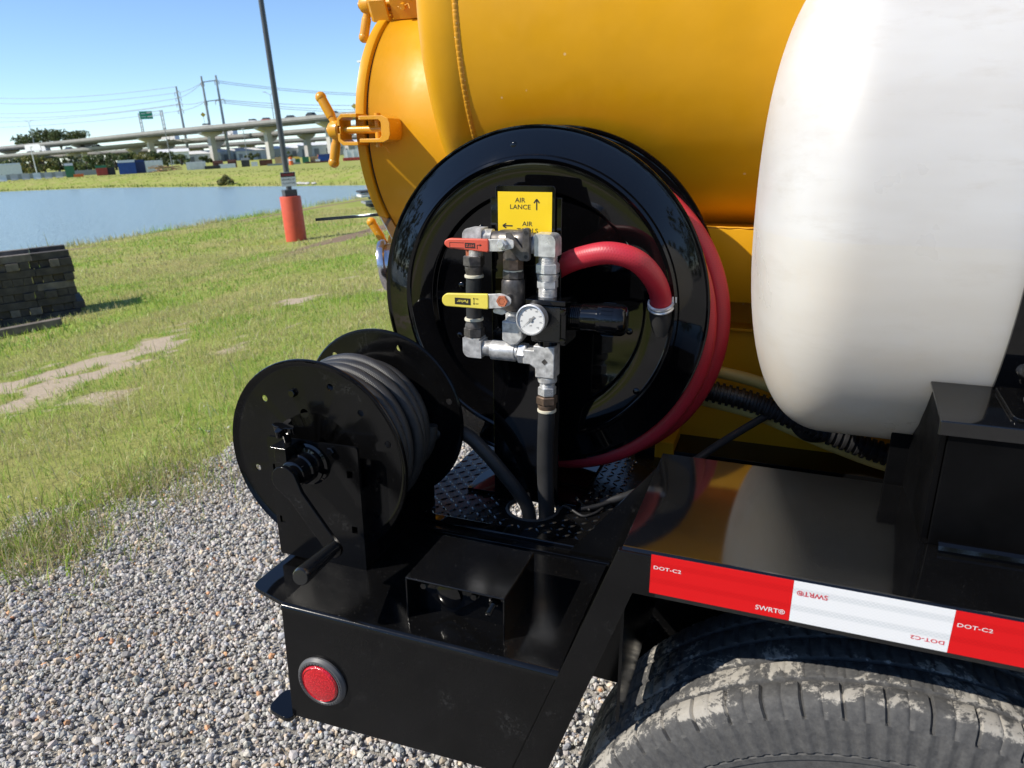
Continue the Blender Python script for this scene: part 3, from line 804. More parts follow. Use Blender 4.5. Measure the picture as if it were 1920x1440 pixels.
# =================================================================== SMALL HOSE REEL
SC = V(-.6597, 0, -.4661); SR = .1623; SY0, SY1 = .872, 1.072
sr = thing('small_hose_reel', 'small black hand crank hose reel on the rear corner of the deck', 'hose reel', (-.65, .95, -.644))
def sflange(y, face):
    prof = [(0, 0), (.150, 0), (.1555, .0008), (.159, .004), (.1612, .0062), (SR, .0045), (SR, .001), (.160, -.0015), (.155, -.0022), (0, -.0022)]
    return MB().lathe(prof, (SC[0], y, SC[2]), face, 120)
f1 = part('front_flange', sflange(SY0, -Y_), M['black_satin'], sr, smooth=32)
holes = [(-.751, -.378), (-.781, -.503), (-.574, -.381), (-.530, -.426), (-.549, -.489), (-.677, -.394), (-.56, -.552), (-.625, -.345)]
cut(f1, [MB().cyl((x, SY0 - .01, z), (x, SY0 + .01, z), .0056 if k != 5 else .0075, 16) for k, (x, z) in enumerate(holes)])
f2 = part('rear_flange', sflange(SY1, Y_), M['black_satin'], sr, smooth=32)
cut(f2, [MB().cyl((x, SY1 - .01, z), (x, SY1 + .01, z), .006, 16) for x, z in ((-.615, -.334), (-.522, -.423), (-.75, -.36), (-.78, -.51))])
part('drum', MB().cyl((SC[0], SY0, SC[2]), (SC[0], SY1, SC[2]), .075, 48), M['black_satin'], sr)
part('flange_bolt', MB().hexa((-.694, SY0 - .0005, -.362), (-.694, SY0 - .006, -.362), .0065), M['black_gloss'], sr)
# frame
bp = MB().prism(rpoly([(-.734, -.430), (-.568, -.427), (-.568, -.640), (-.7325, -.640)], .006), (0, 0, 0), X_, Z_, Y_, .846, .851)
fr = part('front_bracket', bp, M['black_satin'], sr, smooth=32)
bh = [(-.721, -.575), (-.723, -.483), (-.585, -.474), (-.584, -.569)]
cut(fr, [MB().box(x - .005, x + .005, .83, .87, z - .006, z + .006) for x, z in bh])
part('bracket_bolt', MB().hexa((-.614, .8455, -.438), (-.614, .840, -.438), .007), M['black_gloss'], sr)
mb = MB().box(-.732, -.568, .8515, 1.085, -.6375, -.633); mb.box(-.732, -.568, 1.0855, 1.0905, -.6375, -.43)
part('base_frame', mb, M['black_satin'], sr, .001)
mb = MB().box(-.5725, -.568, .8515, .885, -.632, -.50)
part('side_flange', mb, M['black_satin'], sr, .001)
hx, hz = -.655, -.4645
mb = MB().lathe([(0, .0), (.034, .0), (.034, .004), (.030, .006), (.030, .0115), (.0245, .013), (.0245, .026), (.022, .028), (.0205, .044), (.018, .046), (.0135, .047), (.0135, .062), (0, .062)], (hx, .8455, hz), -Y_, 40)
part('spindle', mb, M['black_gloss'], sr, smooth=32)
# crank
ca, cb = V(-.652, 0, -.4625), V(-.577, 0, -.563)
dd = nrm(cb - ca); pp = V(-dd[2], 0, dd[0])
poly = []
for t in np.linspace(R(70), R(290), 16): poly.append(ca + .0215 * (math.cos(t) * dd + math.sin(t) * pp))
poly += [ca + dd * .030 - pp * .0135, cb - pp * .0130]
for t in np.linspace(R(-80), R(80), 12): poly.append(cb + .0135 * (math.cos(t) * dd + math.sin(t) * pp))
poly += [cb + pp * .0130, ca + dd * .030 + pp * .0135]
cr = part('crank', MB().prism([(p[0], p[2]) for p in poly], (0, 0, 0), X_, Z_, Y_, .7765, .7835), M['black_satin'], sr, .001)
ha, hb = V(-.574, .776, -.558), V(-.556, .672, -.541)
hd = nrm(hb - ha); Lh = np.linalg.norm(hb - ha)
mb = MB().lathe([(0, 0), (.0092, 0), (.0098, .004), (.0112, Lh * .5), (.0125, Lh * .93), (.0122, Lh * .97), (.0105, Lh), (0, Lh + .001)], ha, hd, 28)
part('grip', mb, M['plastic_black'], cr)
# lock knob
mb = MB()
kc = V(-.683, .828, -.405); ka = nrm(V(.05, -.25, 1)); ku, kw = perp(ka)
pl = []
for t in np.linspace(0, 2 * math.pi, 64, endpoint=False):
    pl.append(((.0135 + .0055 * math.cos(4 * t)) * math.cos(t), (.0135 + .0055 * math.cos(4 * t)) * math.sin(t)))
mb.prism(pl, kc, ku, kw, ka, -.005, .007)
mb.cyl(kc - ka * .024, kc - ka * .005, .0062, 14)
part('lock_knob', mb, M['black_gloss'], sr, .001)
mb = MB().box(-.694, -.672, .812, .845, -.455, -.431); mb.box(-.696, -.668, .806, .8455, -.4305, -.427)
part('lock_block', mb, M['black_satin'], sr, .001)

# black hose on the small reel --------------------------------------------------------
bh_ = thing('black_water_hose', 'black braided hose wound on the small crank reel', 'hose', (SC[0], .97, SC[2]))
turns = 9; pts = []
for t in np.linspace(0, turns * 2 * math.pi, turns * 56):
    f = t / (turns * 2 * math.pi); r = .104 + .003 * math.sin(t * .37) + .002 * math.sin(t * 1.7)
    yy = SY0 + .015 + (SY1 - SY0 - .032) * f + .003 * math.sin(t * .9)
    pts.append((SC[0] + r * math.cos(t), yy, SC[2] + r * math.sin(t)))
part('hose_coil', MB().tube(pts, .0112, 12), M['braid_hose'], bh_, smooth=80)
pts = []
for t in np.linspace(0, 4.6 * 2 * math.pi, 250):
    f = t / (4.6 * 2 * math.pi); r = .1245 + .002 * math.sin(t * .8)
    yy = SY0 + .028 + .105 * f + .012 * math.sin(t * .5)
    pts.append((SC[0] + r * math.cos(t + 1), yy, SC[2] + r * math.sin(t + 1)))
part('hose_overlap', MB().tube(pts, .0112, 12), M['braid_hose'], bh_, smooth=80)
tail = spline([(-.575, 1.060, -.50), (-.535, 1.088, -.482), (-.500, 1.095, -.493), (-.466, 1.098, -.523), (-.435, 1.105, -.562), (-.408, 1.117, -.605), (-.392, 1.125, -.645), (-.385, 1.13, -.74)], 14)
part('hose_tail', MB().tube(tail, .0128, 14), M['rubber'], bh_, smooth=80)

# =================================================================== VALVE MANIFOLD
VY = 1.118
mf = thing('valve_manifold', 'pipe manifold of silver and dark fittings with ball valves and pressure gauge', 'valve manifold', (-.42, VY, -.25))
Zn, Zb, Ph, Br = M['zinc'], M['zinc_bright'], M['phosphate'], M['brown_steel']
def p3(x, z, y=VY): return V(x, y, z)
def elbow(c, dx, dz, arm, r, name='elbow'):
    """square forged elbow with two round arms along dx (x direction) and dz"""
    mb = MB(); c = np.asarray(c, float)
    h = r * 1.02
    # forged outside: rounded corner block
    poly = [(-h * dx, h * dz)]
    ocx, ocz = -h * dx, -h * dz
    pl = []
    for t in np.linspace(0, math.pi / 2, 7):
        pl.append((-dx * (h - .012 + .012 * math.cos(t)), -dz * (h - .012 + .012 * math.sin(t))))
    pl = [(-dx * h, dz * arm * .62)] + pl + [(dx * arm * .62, -dz * h), (dx * arm * .62, dz * h), (dx * h, dz * h), (dx * h, dz * arm * .62)]
    mb.prism(pl, c, X_, Z_, Y_, -h, h)
    mb.thread(c + V(dx * arm * .62, 0, 0), c + V(dx * arm * 1.15, 0, 0), r * .93)
    mb.thread(c + V(0, 0, dz * arm * .62), c + V(0, 0, dz * arm * 1.15), r * .93)
    return mb
# left column
part('elbow', elbow(p3(-.487, -.1415), 1, -1, .030, .0152), Zn, mf, .0018)
mb = MB().thread(p3(-.489, -.160), p3(-.489, -.174), .0135)
part('swivel_thread', mb, M['rust_nut'], mf)
mb = MB().hexa(p3(-.489, -.1725), p3(-.489, -.1905), .0182); mb.lathe([(.0155, 0), (.0155, .006), (.0142, .011), (.0142, .014)], p3(-.489, -.1905), -Z_, 24)
part('hex_nut', mb, Ph, mf)
ringp = [(.0132, 0), (.0162, .0006), (.0166, .0028), (.0162, .005), (.0132, .0056)]
part('crimp_ring', MB().lathe(ringp, p3(-.489, -.2045), -Z_, 28), M['cream_ring'], mf)
part('hose_piece', MB().tube([p3(-.489, -.206), p3(-.4905, -.23), p3(-.4905, -.255), p3(-.491, -.286)], .0136, 20), M['rubber'], mf)
part('crimp_ring', MB().lathe(ringp, p3(-.491, -.2795), -Z_, 28), M['cream_ring'], mf)
mb = MB().lathe([(.0142, 0), (.0142, .003), (.0160, .008), (.0160, .012)], p3(-.491, -.285), -Z_, 24); mb.hexa(p3(-.491, -.2965), p3(-.491, -.3135), .0182)
part('hex_nut', mb, Ph, mf)
part('elbow', elbow(p3(-.4915, -.3325), 1, 1, .030, .0152), Zn, mf, .0018)
# bottom row
mb = MB().lathe([(.0135, 0), (.0172, .0015), (.0172, .045), (.0150, .0465), (.0150, .050), (.0125, .0505)], p3(-.4585, -.3345), X_, 28)
part('coupling', mb, Zn, mf)
mb = MB().hexa(p3(-.4075, -.3350), p3(-.3925, -.3355), .0182); mb.thread(p3(-.3925, -.3355), p3(-.380, -.336), .0135)
part('union_nut', mb, Zb, mf)
mb = MB().prism([(-.396, -.3245), (-.377, -.3245), (-.377, -.316), (-.3395, -.316), (-.3395, -.372), (-.3735, -.372), (-.3735, -.356), (-.384, -.350), (-.396, -.350)], (0, VY, 0), X_, Z_, Y_, -.0165, .0165)
mb.lathe([(.0160, 0), (.0165, .003), (.0165, .010), (.0135, .012)], p3(-.3565, -.3722), -Z_, 24)
tee = part('tee', mb, Zn, mf, .0022)
mb = MB().prism([(-.0055, 0), (0, .0055), (.0055, 0), (0, -.0055)], (-.3565, VY - .0166, -.343), X_, Z_, -Y_, 0, .0006)
part('stamp_mark', mb, M['phosphate'], tee)
mb = MB().thread(p3(-.3565, -.384), p3(-.3568, -.392), .0132); mb.hexa(p3(-.3568, -.3905), p3(-.357, -.4065), .0160)
part('hex_nut', mb, Zb, mf)
mb = MB().hexa(p3(-.357, -.4075), p3(-.357, -.4225), .0185); mb.lathe([(.0160, 0), (.0158, .006), (.0145, .010)], p3(-.357, -.4225), -Z_, 24)
part('hex_nut', mb, Br, mf)
part('crimp_ring', MB().lathe(ringp, p3(-.357, -.4315), -Z_, 28), M['cream_ring'], mf)
part('supply_hose', MB().tube(spline([p3(-.357, -.434), p3(-.3585, -.48), p3(-.3590, -.54), p3(-.357, -.60), (-.356, 1.122, -.66), (-.357, 1.125, -.76)]), .0148, 20), M['rubber'], mf, smooth=80)
# top ball valve
mb = MB().lathe([(.0145, 0), (.0165, .001), (.0165, .010), (.0185, .013), (.0195, .020), (.0195, .042), (.0205, .044), (.0205, .058), (.0185, .062), (.0150, .066), (.0150, .072)], p3(-.452, -.1470), X_, 32)
mb.cyl(p3(-.418, -.158), p3(-.418, -.176), .0165, 24)
bv = part('ball_valve', mb, M['zinc'] if False else Ph, mf, label='upper ball valve with red lever')
mb = MB().hexa(p3(-.418, -.1745), p3(-.418, -.193), .0178, n=8)
part('outlet_nut', mb, Br, bv)
part('stem', MB().cyl(p3(-.418, -.1455, VY - .0185), p3(-.418, -.1455, VY - .046), .0075, 18), Zn, bv)
mb = MB().prism(rpoly([(-.421, -.1285), (-.413, -.1285), (-.384, -.164), (-.384, -.174), (-.396, -.174), (-.421, -.150)], .003), (0, VY, 0), X_, Z_, -Y_, .0240, .0268)
part('stop_plate', mb, Ph, bv, .0008)
mb = MB().prism(rpoly([(-.3920, -.1215), (-.3800, -.1215), (-.3800, -.174), (-.3920, -.174)], .0062, 6), (0, VY, 0), X_, Z_, -Y_, .018, .0275)
part('lock_ear', mb, Ph, bv, .001)
for zz in (-.1285, -.167):
    part('ear_hole', MB().cyl((-.386, VY - .0277, zz), (-.386, VY - .0281, zz), .0032, 12), M['print_black'], bv)
# red lever
ly = VY - .044
mb = MB().prism(rpoly([(-.400, -.1385), (-.400, -.1515), (-.422, -.1575), (-.452, -.1585), (-.452, -.1400), (-.422, -.1375)], .004), (0, ly, 0), X_, Z_, Y_, -.0015, .0015)
rl = part('lever', mb, Zn, bv, .0006)
mb = MB().hexa(p3(-.418, -.1455, ly - .002), p3(-.418, -.1455, ly - .009), .0088); mb.cyl(p3(-.418, -.1455, ly - .009), p3(-.418, -.1455, ly - .014), .0046, 14)
part('lever_nut', mb, Zb, rl)
mb = MB().prism(rpoly([(-.4420, -.1385), (-.5120, -.1395), (-.5200, -.1440), (-.5205, -.1500), (-.5140, -.1555), (-.4420, -.1600)], .004), (0, ly, 0), X_, Z_, Y_, -.0042, .0042)
gr = part('grip', mb, M['red_grip'], rl, .0022, seg=3)
yl = ly - .0047
mb = MB().box(-.4830, -.4650, yl + .0002, yl + .0004, -.1540, -.1455)
mb.box(-.5105, -.4845, yl + .0002, yl + .0004, -.1462, -.1455); mb.box(-.5105, -.4845, yl + .0002, yl + .0004, -.1545, -.1538); mb.box(-.5105, -.5098, yl + .0002, yl + .0004, -.1538, -.1462)
mb.box(-.4620, -.4610, yl + .0002, yl + .0004, -.1550, -.1480); mb.box(-.4609, -.4560, yl + .0002, yl + .0004, -.1490, -.1480); mb.prism([(-.4570, -.1465), (-.4535, -.1485), (-.4570, -.1505)], (0, yl + .0003, 0), X_, Z_, Y_, -.0001, .0001)
part('grip_print', mb, M['print_black'], rl)
part('grip_lettering', MB().text('HITZ', .0042, (-.474, yl + .0001, -.1478), -X_, -Z_, ext=.0002, sx=1.1), M['red_grip'], rl)
mb = MB().text('WORKING', .0021, (-.4975, yl + .0001, -.1475), -X_, -Z_, ext=.0002); mb.text('PRESSURE', .0021, (-.4975, yl + .0001, -.1508), -X_, -Z_, ext=.0002)
# second valve below
part('seal', MB().lathe([(.0, 0), (.0165, 0), (.0165, .0025), (0, .0025)], p3(-.418, -.1928), -Z_, 24), M['cream_ring'], mf)
mb = MB().hexa(p3(-.418, -.1945), p3(-.418, -.208), .0188, n=8)
mb.lathe([(.0175, 0), (.0195, .004), (.0200, .018), (.0195, .040), (.0180, .046), (.0180, .052), (.0150, .054)], p3(-.418, -.208), -Z_, 28)
v2 = part('ball_valve', mb, Ph, mf, label='lower ball valve with yellow lever')
part('stem', MB().cyl(p3(-.4180, -.2365, VY - .0185), p3(-.4180, -.2365, VY - .050), .0070, 18), Ph, v2)
ly2 = VY - .047
q_ = lambda a, b: (a, b + (a + .42) * .035)
mb = MB().prism(rpoly([q_(-.404, -.231), q_(-.404, -.242), q_(-.420, -.249), q_(-.452, -.2505), q_(-.452, -.2270), q_(-.420, -.2245)], .005), (0, ly2, 0), X_, Z_, Y_, -.0013, .0013)
yl2 = part('lever', mb, Zn, v2, .0005)
mb = MB().lathe([(.0045, .0), (.0095, 0), (.0095, .005), (.0055, .005)], (-.4185, ly2 - .0015, -.2365), -Y_, 6); mb.cyl((-.4185, ly2 - .0015, -.2365), (-.4185, ly2 - .006, -.2365), .0045, 14)
part('lever_nut', mb, M['rust_nut'], yl2)
mb = MB().prism(rpoly([q_(-.4430, -.2258), q_(-.5195, -.2265), q_(-.5270, -.2330), q_(-.5270, -.2425), q_(-.5215, -.2485), q_(-.4430, -.2515)], .004), (0, ly2, 0), X_, Z_, Y_, -.0034, .0034)
part('grip', mb, M['yellow_grip'], yl2, .0018, seg=3)
y2 = ly2 - .0038
part('grip_print', MB().prism([q_(-.4745, -.2340), q_(-.4745, -.2450), q_(-.5030, -.2440), q_(-.5030, -.2330)], (0, y2, 0), X_, Z_, Y_, 0, .0002), M['print_black'], yl2)
ut = nrm(V(-1, 0, -.035)); un = V(ut[2], 0, -ut[0])
part('grip_lettering', MB().text('Parker', .0050, (-.4885, y2 - .0001, -.2390 - .0000), ut, V(-ut[2] * -1, 0, ut[0]), ext=.0002, sx=1.05), M['yellow_grip'], yl2)
mb = MB().box(-.4688, -.4681, y2, y2 + .0002, -.2450, -.2350)
for sg in (1, -1): mb.prism([(-.4700, -.240 + sg * .0035), (-.4669, -.240 + sg * .0035), (-.46845, -.240 + sg * .0062)], (0, y2, 0), X_, Z_, Y_, 0, .0002)
mb.text('ON', .0022, (-.463, y2 - .0001, -.2345), -X_, -Z_, ext=.0002); mb.text('OFF', .0022, (-.463, y2 - .0001, -.2425), -X_, -Z_, ext=.0002)
part('grip_arrow', mb, M['print_black'], yl2)
mb = MB().prism(rpoly([(-.4240, -.2535), (-.4415, -.2545), (-.4420, -.2610), (-.4260, -.2640), (-.4180, -.2600)], .003), (0, VY - .03, 0), X_, Z_, Y_, -.003, .004)
part('lever_stop', mb, Zb, v2, .0006)
# drain elbow towards the gauge
part('swivel_thread', MB().thread(p3(-.418, -.262), p3(-.418, -.279), .0138), Zb, mf)
mb = MB().prism([(-.4335, -.278), (-.4005, -.278), (-.3960, -.283), (-.3960, -.305), (-.4060, -.318), (-.4190, -.321), (-.4335, -.312)], (0, VY, 0), X_, Z_, Y_, -.016, .016)
part('elbow', mb, M['zinc'], mf, .003)
# regulator -----------------------------------------------------------------------
rg = part('regulator', MB().box(-.378, -.326, 1.092, 1.146, -.306, -.244), M['plastic_black'], mf, .003, seg=3, label='black air regulator block with pressure gauge')
mb = MB().box(-.386, -.318, 1.088, 1.150, -.2435, -.2345); part('cap_plate', mb, M['black_gloss'], rg, .0015)
mb = MB().box(-.325, -.316, 1.086, 1.152, -.308, -.2445); part('side_plate', mb, M['black_gloss'], rg, .0015)
for bz in (-.252, -.300):
    for by in (1.095,):
        part('screw', MB().lathe([(0, .003), (.0045, .0025), (.0055, 0)], (-.321, by - .0092, bz), -Y_, 12), M['black_gloss'], rg)
part('port_neck', MB().cyl(p3(-.357, -.3062), p3(-.357, -.3195), .0165, 24), M['black_gloss'], rg)
mb = MB().thread((-.316, VY, -.2655), (-.297, VY, -.2655), .0225, .0028, 36, .0016)
part('bonnet_thread', mb, M['black_gloss'], rg)
mb = MB().lathe([(.0, 0), (.0232, 0), (.0242, .002), (.0250, .026), (.0255, .027), (.0262, .030), (.0258, .033), (.0262, .034), (.0265, .052), (.0258, .056), (.0262, .0585), (.0255, .066), (.0225, .0715), (.016, .0740), (0, .0745)], (-.297, VY, -.2655), X_, 48)
kb = part('bonnet', mb, M['black_gloss'], rg)
mb = MB()
for k in range(24):
    a = 2 * math.pi * k / 24; rd = V(0, math.cos(a), math.sin(a)); tg = V(0, -math.sin(a), math.cos(a))
    mb.obox(V(-.253, VY, -.2655) + rd * .0262, X_ * .0095, rd * .0009, tg * .0012)
part('knob_ribs', mb, M['black_gloss'], rg)
# gauge
gc = V(-.3680, 1.066, -.2630); gd = nrm(V(-.06, -1, .03))
gu = nrm(X_ - gd * np.dot(X_, gd)); gv = np.cross(gu, gd) * -1
gv = nrm(Z_ - gd * np.dot(Z_, gd))
mb = MB().lathe([(0, -.024), (.012, -.024), (.0225, -.018), (.0245, -.010), (.0245, .001), (.0252, .002), (.0252, .0045), (.0232, .0052), (.0228, .0035), (.0228, 0), (0, 0)], gc, gd, 48)
mb.cyl(gc - gd * .024, gc - gd * .034, .006, 12)
ga = part('gauge', mb, M['zinc_bright'], mf, label='round white pressure gauge')
part('dial', MB().lathe([(0, .0014), (.0226, .0014), (.0226, .0004)], gc, gd, 48), M['dial_white'], ga)
mb = MB()
for k in range(33):
    a = R(225) - R(270) * k / 32; c, s_ = math.cos(a), math.sin(a); l = .0022 if k % 4 == 0 else .0012
    rd = gu * c + gv * s_; tg = -gu * s_ + gv * c
    mb.obox(gc + gd * .0016 + rd * (.0212 - l / 2), rd * l / 2, tg * (.00022 if k % 4 == 0 else .00012), gd * .0001)
for k in range(9):
    a = R(225) - R(270) * k / 8; rd = gu * math.cos(a) + gv * math.sin(a)
    mb.text(str(k * 20), .0023, gc + gd * .0015 + rd * .0168 - gv * .0011, gu, gv, ext=.0001)
mb.text('psi', .0026, gc + gd * .0015 - gv * .0105, gu, gv, ext=.0001)
part('dial_print', mb, M['dial_grey'], ga)
na = R(222); rd = gu * math.cos(na) + gv * math.sin(na); tg = -gu * math.sin(na) + gv * math.cos(na); nc = gc + gd * .0026
mb = MB().add([nc + rd * .0175, nc + tg * .0011 + rd * .002, nc - rd * .0085 + tg * .0018, nc - rd * .0085 - tg * .0018, nc - tg * .0011 + rd * .002], [(0, 1, 2, 3, 4)])
mb.lathe([(0, .0012), (.0030, .001), (.0034, 0)], nc, gd, 16)
part('gauge_needle', mb, M['needle'], ga)
# right column
part('elbow', elbow(p3(-.3575, -.1490), -1, -1, .0285, .0172), Zb, mf, .002)
mb = MB().thread(p3(-.3575, -.166), p3(-.3575, -.181), .0150); mb.hexa(p3(-.3575, -.1790), p3(-.3575, -.1965), .0198); mb.lathe([(.0182, 0), (.0182, .004), (.0166, .009), (.0166, .0105)], p3(-.3575, -.1965), -Z_, 28)
part('union_nut', mb, Zb, mf)
mb = MB().hexa(p3(-.3575, -.2065), p3(-.3575, -.2205), .0176); mb.thread(p3(-.3575, -.2205), p3(-.3575, -.2350), .0155)
part('hex_nut', mb, Zb, mf)

# sign -----------------------------------------------------------------------------
sg_ = thing('instruction_sign', 'small yellow AIR LANCE and AIR TOOLS sign on a black plate', 'sign', (-.405, 1.147, -.12))
part('backing_plate', MB().prism(rpoly([(-.4580, -.0590), (-.3545, -.0590), (-.3545, -.172), (-.4580, -.172)], .006), (0, 0, 0), X_, Z_, Y_, 1.1435, 1.1470), M['black_gloss'], sg_, .0008)
stk = part('sticker', MB().box(-.4540, -.3595, 1.1429, 1.1434, -.168, -.0690), M['sign_yellow'], sg_)
ky = 1.1428; k = .0945 / 398; X0, Z0 = -.4540, -.0690
def sx(u): return X0 + (u - 530) * k
def sz(v): return Z0 - .002 - (v - 120) * k * .87
mb = MB().text('AIR', 31 * k, (sx(697), ky, sz(192)), X_, Z_, ext=.0001, sx=1.1); mb.text('LANCE', 31 * k, (sx(697), ky, sz(245)), X_, Z_, ext=.0001, sx=1.1)
part('lettering', mb, M['print_black'], stk)
mb = MB().text('AIR', 31 * k, (sx(750), ky, sz(376)), X_, Z_, ext=.0001, sx=1.1); mb.text('TOOLS', 31 * k, (sx(750), ky, sz(430)), X_, Z_, ext=.0001, sx=1.1)
part('lettering', mb, M['print_black'], stk)
def strk(pts, w, mb):
    for a, b_ in zip(pts[:-1], pts[1:]):
        a, b_ = V(sx(a[0]), ky, sz(a[1])), V(sx(b_[0]), ky, sz(b_[1]))
        mb.bar(a, b_, .00016, w, up=(0, 1, 0)) if False else mb.obox((a + b_) / 2, (b_ - a) / 2, Y_ * .0001, nrm(np.cross(b_ - a, Y_)) * w / 2)
mb = MB(); strk([(818, 250), (818, 165)], .0022, mb); strk([(798, 196), (818, 165), (838, 196)], .0022, mb)
part('up_arrow', mb, M['print_black'], stk)
mb = MB(); strk([(640, 378), (566, 378)], .0022, mb); strk([(592, 360), (566, 378), (592, 396)], .0022, mb)
part('left_arrow', mb, M['print_black'], stk)

# =================================================================== LOOSE HOSES AND CABLES
yh = spline([(-.40, 1.455, -.435), (-.20, 1.452, -.442), (-.102, 1.45, -.452), (-.02, 1.45, -.466), (.06, 1.45, -.492), (.14, 1.45, -.518), (.25, 1.45, -.545), (.5, 1.45, -.58)], 10)
y1 = thing('yellow_conduit_hose', 'dusty yellow hose pair slung along the frame behind the white tank', 'hose', (0, 1.45, -.48))
part('hose_run', MB().tube([p + V(0, .01, .014) for p in yh], .0125, 14), M['yellow_hose'], y1, smooth=80)
part('hose_run', MB().tube([p + V(0, -.002, -.047) for p in yh], .0145, 14), M['yellow_hose'], y1, smooth=80)
lm = [p + V(0, -.028, -.018) for p in yh]
P_ = np.array(lm); LL = np.concatenate([[0], np.cumsum(np.linalg.norm(np.diff(P_, axis=0), axis=1))])
def along(s): return np.array([np.interp(s, LL, P_[:, i]) for i in range(3)])
pts, rr = [], []
s = .12
while s < LL[-1] - .02:
    for ds, r in ((0, .0175), (.0008, .022), (.0062, .022), (.007, .0175), (.0122, .0175)):
        pts.append(along(s + ds)); rr.append(r)
    s += .0128
solo('corrugated_loom', MB().tube(pts, rr, 16), M['rubber_loom'], 'black corrugated cable loom between the two yellow hoses', 'cable loom', (0, 1.42, -.48), smooth=50)
mb = MB().tube(spline([(.04, 1.43, -.475), (.06, 1.425, -.51), (.085, 1.43, -.535), (.13, 1.46, -.54)]), .019, 12)
solo('black_sleeve', mb, M['rubber_loom'], 'black sleeve hanging under the lower corner of the white tank', 'sleeve', (.08, 1.4, -.53))
mb = MB()
sp_ = spline([(.03, 1.43, -.49), (-.004, 1.41, -.509), (-.07, 1.36, -.548), (-.135, 1.30, -.588), (-.19, 1.235, -.607), (-.225, 1.20, -.617), (-.27, 1.18, -.630)], 10)
mb.tube(sp_, .0078, 10)
solo('black_cable', mb, M['rubber'], 'thick black cable crossing the deck from the frame towards the manifold', 'cable', (-.1, 1.3, -.57), smooth=80)
mb = MB().tube(spline([(-.20, 1.226, -.612), (-.245, 1.19, -.624), (-.275, 1.165, -.631), (-.300, 1.150, -.632)], 10), .0055, 8)
mb.tube(spline([(-.262, 1.165, -.632), (-.272, 1.145, -.634), (-.290, 1.128, -.634), (-.318, 1.140, -.630), (-.333, 1.146, -.632), (-.345, 1.138, -.65)], 10), .0026, 8)
mb.tube(spline([(-.282, 1.150, -.632), (-.30, 1.165, -.632), (-.318, 1.182, -.628)], 8), .0024, 8)
solo('wire_tails', mb, M['rubber_loom'], 'thin black wire tails ending beside the cable hole in the deck', 'wires', (-.29, 1.15, -.63), smooth=80)
# =================================================================== TERRAIN
def _h(ix, iy, s):
    n = (ix * 374761393 + iy * 668265263 + s * 974634541) & 0xFFFFFFFF
    n = ((n ^ (n >> 13)) * 1274126177) & 0xFFFFFFFF
    return ((n ^ (n >> 16)) & 0xFFFFFF) / float(0xFFFFFF)
def vnoise(x, y, s=0):
    x = np.asarray(x, float); y = np.asarray(y, float)
    ix = np.floor(x).astype(np.int64); iy = np.floor(y).astype(np.int64); fx = x - ix; fy = y - iy
    fx = fx * fx * (3 - 2 * fx); fy = fy * fy * (3 - 2 * fy)
    a, b_, c, d = _h(ix, iy, s), _h(ix + 1, iy, s), _h(ix, iy + 1, s), _h(ix + 1, iy + 1, s)
    return (a * (1 - fx) + b_ * fx) * (1 - fy) + (c * (1 - fx) + d * fx) * fy
def fbm(x, y, s=0, o=4):
    t = 0; a = .5; k = 0
    for i in range(o):
        t = t + a * vnoise(np.asarray(x) * 2 ** i, np.asarray(y) * 2 ** i, s + i); k += a; a *= .5
    return t / k
def sst(a, b_, x):
    t = np.clip((x - a) / (b_ - a), 0, 1); return t * t * (3 - 2 * t)
WATER = -.853
def yfar(x): return 43.8 + (-27 - x) * .34 + np.clip(-68 - x, 0, 200) * -.30
def terrain(x, y):
    x = np.asarray(x, float); y = np.asarray(y, float)
    near = np.interp(x, [-60, -24, -20.2, -19.2, -18, -11.5, -2.5, 60], [-2.2, -1.7, -.86, -.72, -.67, -.60, 0, 0])
    near = near + .05 * (fbm(x * .5, y * .5, 3) - .5) * sst(-2.0, -4.5, x)
    b_ = y - yfar(x)
    far = np.interp(b_, [-30, -4, 0, 1.2, 5.5, 9, 30, 3000], [-2.2, -1.5, -.86, -.70, .02, .12, .08, .1])
    far = far + .10 * (fbm(x * .3, y * .3, 9) - .5) * (b_ > .5)
    k = sst(-8, 4, b_)
    return np.where((x < -19.5), np.maximum(near * 1.0, far), near * (1 - k) + far * k)
